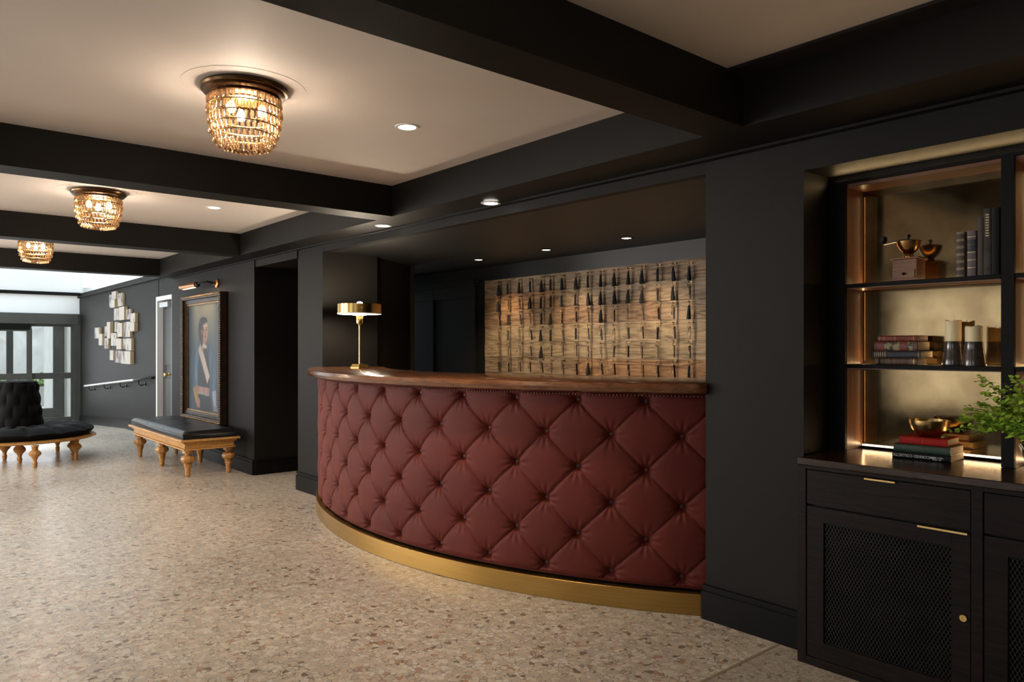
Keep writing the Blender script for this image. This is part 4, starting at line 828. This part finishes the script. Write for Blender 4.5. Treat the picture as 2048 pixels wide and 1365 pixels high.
# books standing on the upper shelf
zu = 1.6405; g3 = 'books standing on the upper shelf'
book('book', 'tan leather book with dark rosettes, leftmost of the standing books', -1.152, -1.120, 3.39, 3.52, zu, zu+.185, tanl, 'stand', g3, bands=[(.02+.16*i+.03, .02+.16*i+.13, rose) for i in range(6)])
book('book', 'plum leather book with pale bands, beside the tan leather book', -1.112, -1.078, 3.39, 3.52, zu, zu+.185, plum, 'stand', g3, bands=[(.17*i+.01, .17*i+.025, gilt) for i in range(1, 6)]+[(.55, .80, navy)])
book('book', 'tall plain brown book on the upper shelf beside the plum book', -1.076, -1.052, 3.395, 3.53, zu, zu+.235, mat('brown_cloth', (.045, .027, .022), .6, color2=(.06, .037, .03), scale=20), 'stand', g3)
bg_ = book('book', 'tall grey book with gilt spine lettering on the upper shelf', -1.050, -1.022, 3.385, 3.53, zu, zu+.268, grey, 'stand', g3)
for i in range(9): link('gilt_mark', MB().box(-.006, .006, -.0784, -.0780, .155+i*.0105, .160+i*.0105).mesh('gilt_mark', gilt), bg_)
book('book', 'tall black book against the upright, rightmost on the upper shelf', -1.020, -.99, 3.375, 3.53, zu, zu+.265, blk, 'stand', g3)

# candles and holders
def candle(x, y, r, zb_, zt_, lab1, lab2, zc_=None):
    h = zb_-1.2745; ch = thing('candle_holder', lab1, 'candle holder', (x, y, 1.2745), 'candle holders on the lower shelf')
    obj('body', MB().lathe([(0, 0), (r*1.18, 0), (r*1.2, .004), (r*1.12, .03), (r*1.0, h*.6), (r*.92, h-.004), (r*.95, h), (0, h)], (x, y, 1.2745), 28, flute=.01, fl=14), GLAZE, ch, smooth=True)
    cn = thing('candle', lab2, 'candle', (x, y, zb_), 'cream candles on the lower shelf'); H3 = zt_-zb_
    m_ = MB(); n = 28; v = []; prof = [(r*.86, 0), (r*.86, H3), (r*.74, H3-.001), (r*.70, H3-.006), (0, H3-.009)]
    for q_, (R_, z2) in enumerate(prof):
        for k in range(n): a = 2*PI*k/n; v.append((x+R_*math.cos(a), y+R_*math.sin(a), zb_+z2+(.003*math.sin(a*2+x*9)+.0015*math.sin(5*a) if q_ in (1, 2) else 0)))
    m_.add(v, [(i*n+k, i*n+(k+1) % n, (i+1)*n+(k+1) % n, (i+1)*n+k) for i in range(len(prof)-1) for k in range(n)]+[tuple(range(n))[::-1]])
    obj('wax', m_, WAX, cn, smooth=50); obj('wick', MB().tube([(x, y, zb_+H3-.010), (x+.002, y, zb_+H3+.006)], .001, 5), BLACKM, cn)
candle(-1.190, 3.468, .036, 1.376, 1.464, 'dark glazed candle holder beside the shelf books, left of two', 'taller cream pillar candle, left of the two on the lower shelf')
candle(-1.095, 3.415, .037, 1.374, 1.437, 'dark glazed candle holder nearest the upright, right of two', 'shorter cream pillar candle, right of the two on the lower shelf')

# brass bowl
bwx, bwy, bwz = -1.262, 3.41, zc+.094
bo = thing('bowl', 'small hammered brass bowl standing on the red book', 'bowl', (bwx, bwy, bwz))
obj('shell', MB().lathe([(0, 0), (.034, .0), (.055, .014), (.070, .034), (.077, .056), (.078, .070), (.0745, .070), (.073, .056), (.066, .036), (.050, .017), (.03, .006), (0, .005)], (bwx, bwy, bwz), 48), BOWLB, bo, smooth=60)

# coffee grinder
gx, gy, gz = -1.352, 3.425, zu
WGR = mat('grinder_wood', (.16, .06, .022), .4, color2=(.26, .11, .04), scale=7, stretch=(1, 1, 6), bump=.15)
cg = thing('coffee_grinder', 'antique wooden box coffee grinder with brass bowl and crank on the upper shelf', 'coffee grinder', (gx, gy, gz))
obj('box', MB().box(gx-.050, gx+.050, gy-.046, gy+.046, 0+gz, gz+.092), WGR, cg, bevel=.002)
obj('base_plate', MB().box(gx-.058, gx+.058, gy-.052, gy+.052, gz, gz+.006), WGR, cg, bevel=.001)
obj('top_plate', MB().box(gx-.060, gx+.060, gy-.054, gy+.054, gz+.092, gz+.100), WGR, cg, bevel=.002)
dwr = obj('drawer', MB().box(gx-.043, gx+.043, gy-.050, gy-.046, gz+.010, gz+.046), WGR, cg, bevel=.001)
obj('knob', MB().sphere((gx, gy-.057, gz+.028), .006), BLACKM, dwr, smooth=True)
obj('hopper', MB().lathe([(0, .100), (.020, .100), (.022, .106), (.016, .116), (.022, .122), (.036, .136), (.046, .156), (.050, .172), (.047, .172), (.043, .157), (.032, .138), (0, .126)], (gx, gy, gz), 32), mat('brown_brass', (.42, .22, .08), .25, 1, color2=(.52, .30, .12), scale=6), cg, smooth=60)
obj('bridge', MB().tube([(gx-.048, gy, gz+.172), (gx, gy, gz+.180), (gx+.048, gy, gz+.172)], .003, 6), KBRASS, cg, smooth=True)
obj('spindle', MB().tube([(gx, gy, gz+.125), (gx, gy, gz+.192)], .0045, 8).sphere((gx, gy, gz+.197), .008), BLACKM, cg, smooth=True)
ck = obj('crank', MB().tube([(gx, gy, gz+.184), (gx-.05, gy-.012, gz+.176), (gx-.098, gy-.02, gz+.168)], .0035, 8), CHROME, cg, smooth=True)
obj('knob', MB().lathe([(.004, .168), (.008, .172), (.015, .184), (.014, .198), (.006, .203), (0, .204)], (gx-.098, gy-.02, gz), 18), BLACKM, ck, smooth=True)

# fern in patterned pot
fx, fy = -.775, 3.20
fe = thing('potted_fern', 'bright green maidenhair fern in a black and white patterned pot on the cabinet', 'plant', (fx, fy, CZT))
obj('pot', MB().lathe([(0, 0), (.062, 0), (.070, .008), (.094, .10), (.098, .128), (.090, .128), (.086, .11), (0, .108)], (fx, fy, CZT), 40), mat('black_pot', (.008, .008, .009), .3, color2=(.012, .012, .013), scale=5), fe, smooth=50)
cvm = MB()
for row in range(3):
    zr = .030+row*.032
    for k in range(22):
        a0_, a1_, am = 2*PI*k/22, 2*PI*(k+1)/22, 2*PI*(k+.5)/22
        R_ = lambda zq: .0705+(zq-.008)*.26+.0012
        for (aa_, za_), (ab_, zb2) in (((a0_, zr), (am, zr+.020)), ((am, zr+.020), (a1_, zr))):
            cvm.add([(fx+R_(za_)*math.cos(aa_), fy+R_(za_)*math.sin(aa_), CZT+za_), (fx+R_(zb2)*math.cos(ab_), fy+R_(zb2)*math.sin(ab_), CZT+zb2), (fx+R_(zb2+.011)*math.cos(ab_), fy+R_(zb2+.011)*math.sin(ab_), CZT+zb2+.011), (fx+R_(za_+.011)*math.cos(aa_), fy+R_(za_+.011)*math.sin(aa_), CZT+za_+.011)], [(0, 1, 2, 3)])
obj('chevron_glaze', cvm, mat('white_glaze', (.70, .66, .58), .4, color2=(.74, .70, .62), scale=6), fe)
obj('soil', MB().lathe([(0, .112), (.086, .112), (.086, .108), (0, .108)], (fx, fy, CZT), 24), STEMM, fe)
fr_r = random.Random(11)
for k in range(84):
    a = 2*PI*k/84*5.03+fr_r.uniform(-.3, .3); el_ = fr_r.uniform(.10, 1.35); L2 = fr_r.uniform(.20, .33)*(1 if el_ < 1 else .95)
    d0 = Vector((math.cos(a)*math.cos(el_), math.sin(a)*math.cos(el_), math.sin(el_))); p = Vector((fx, fy, CZT+.112))+Vector((math.cos(a), math.sin(a), 0))*.03
    pts = []; d_ = Vector((d0.x*.6, d0.y*.6, max(.55, d0.z))).normalized(); n_ = 14
    for i in range(n_+1):
        pts.append(p.copy()); t = i/n_; d_ = (d_*.86+d0*.10+Vector((0, 0, -.16*t*(1.25-el_*.6)))).normalized(); p = p+d_*(L2/n_)
    pts = [Vector((q_.x, min(q_.y, 3.352), max(q_.z, CZT+.012))) for q_ in pts]
    m_ = MB(); m_.tube(pts, [.0013*(1-.6*i/n_) for i in range(n_+1)], 4, mi=1)
    for i in range(4, n_+1):
        dd = (pts[i]-pts[i-1]).normalized() if (pts[i]-pts[i-1]).length > 1e-6 else Vector((0, 0, 1)); sd = dd.cross(Vector((0, 0, 1)));  sd = sd.normalized() if sd.length > 1e-3 else Vector((1, 0, 0))
        for s_ in (-1, 1):
            for j in range(3 if i < n_-2 else 2):
                off = .014+.016*j*(1-.5*i/n_); c_ = pts[i]+sd*s_*off+dd*fr_r.uniform(-.006, .010)+Vector((0, 0, fr_r.uniform(-.010, .008))); r_ = fr_r.uniform(.0065, .0115)
                if c_.y > 3.36: c_.y = 3.358-fr_r.uniform(0, .01)
                nrm = (Vector((fr_r.gauss(0, .5), fr_r.gauss(0, .5)-.3, 1))).normalized(); ax_ = (sd*s_+dd*.5); ax_ = (ax_-nrm*ax_.dot(nrm)).normalized(); bx2 = nrm.cross(ax_)
                m_.add([c_-ax_*r_, c_+bx2*r_*.75-ax_*r_*.1, c_+ax_*r_*.75+bx2*r_*.7, c_+ax_*r_*1.0, c_+ax_*r_*.75-bx2*r_*.7, c_-bx2*r_*.75-ax_*r_*.1], [(0, 1, 2, 3, 4, 5)])
                m_.tube([pts[i], c_-ax_*r_], .0005, 3, mi=1)
    off = parent_world(fe); m_.v = [(x-off.x, y-off.y, z2-off.z) for x, y, z2 in [tuple(q_) for q_ in m_.v]]
    me = bpy.data.meshes.new('frond'); me.from_pydata(m_.v, [], m_.f); me.materials.append(LEAF); me.materials.append(STEMM); me.polygons.foreach_set('material_index', m_.m)
    link('frond', me, fe)
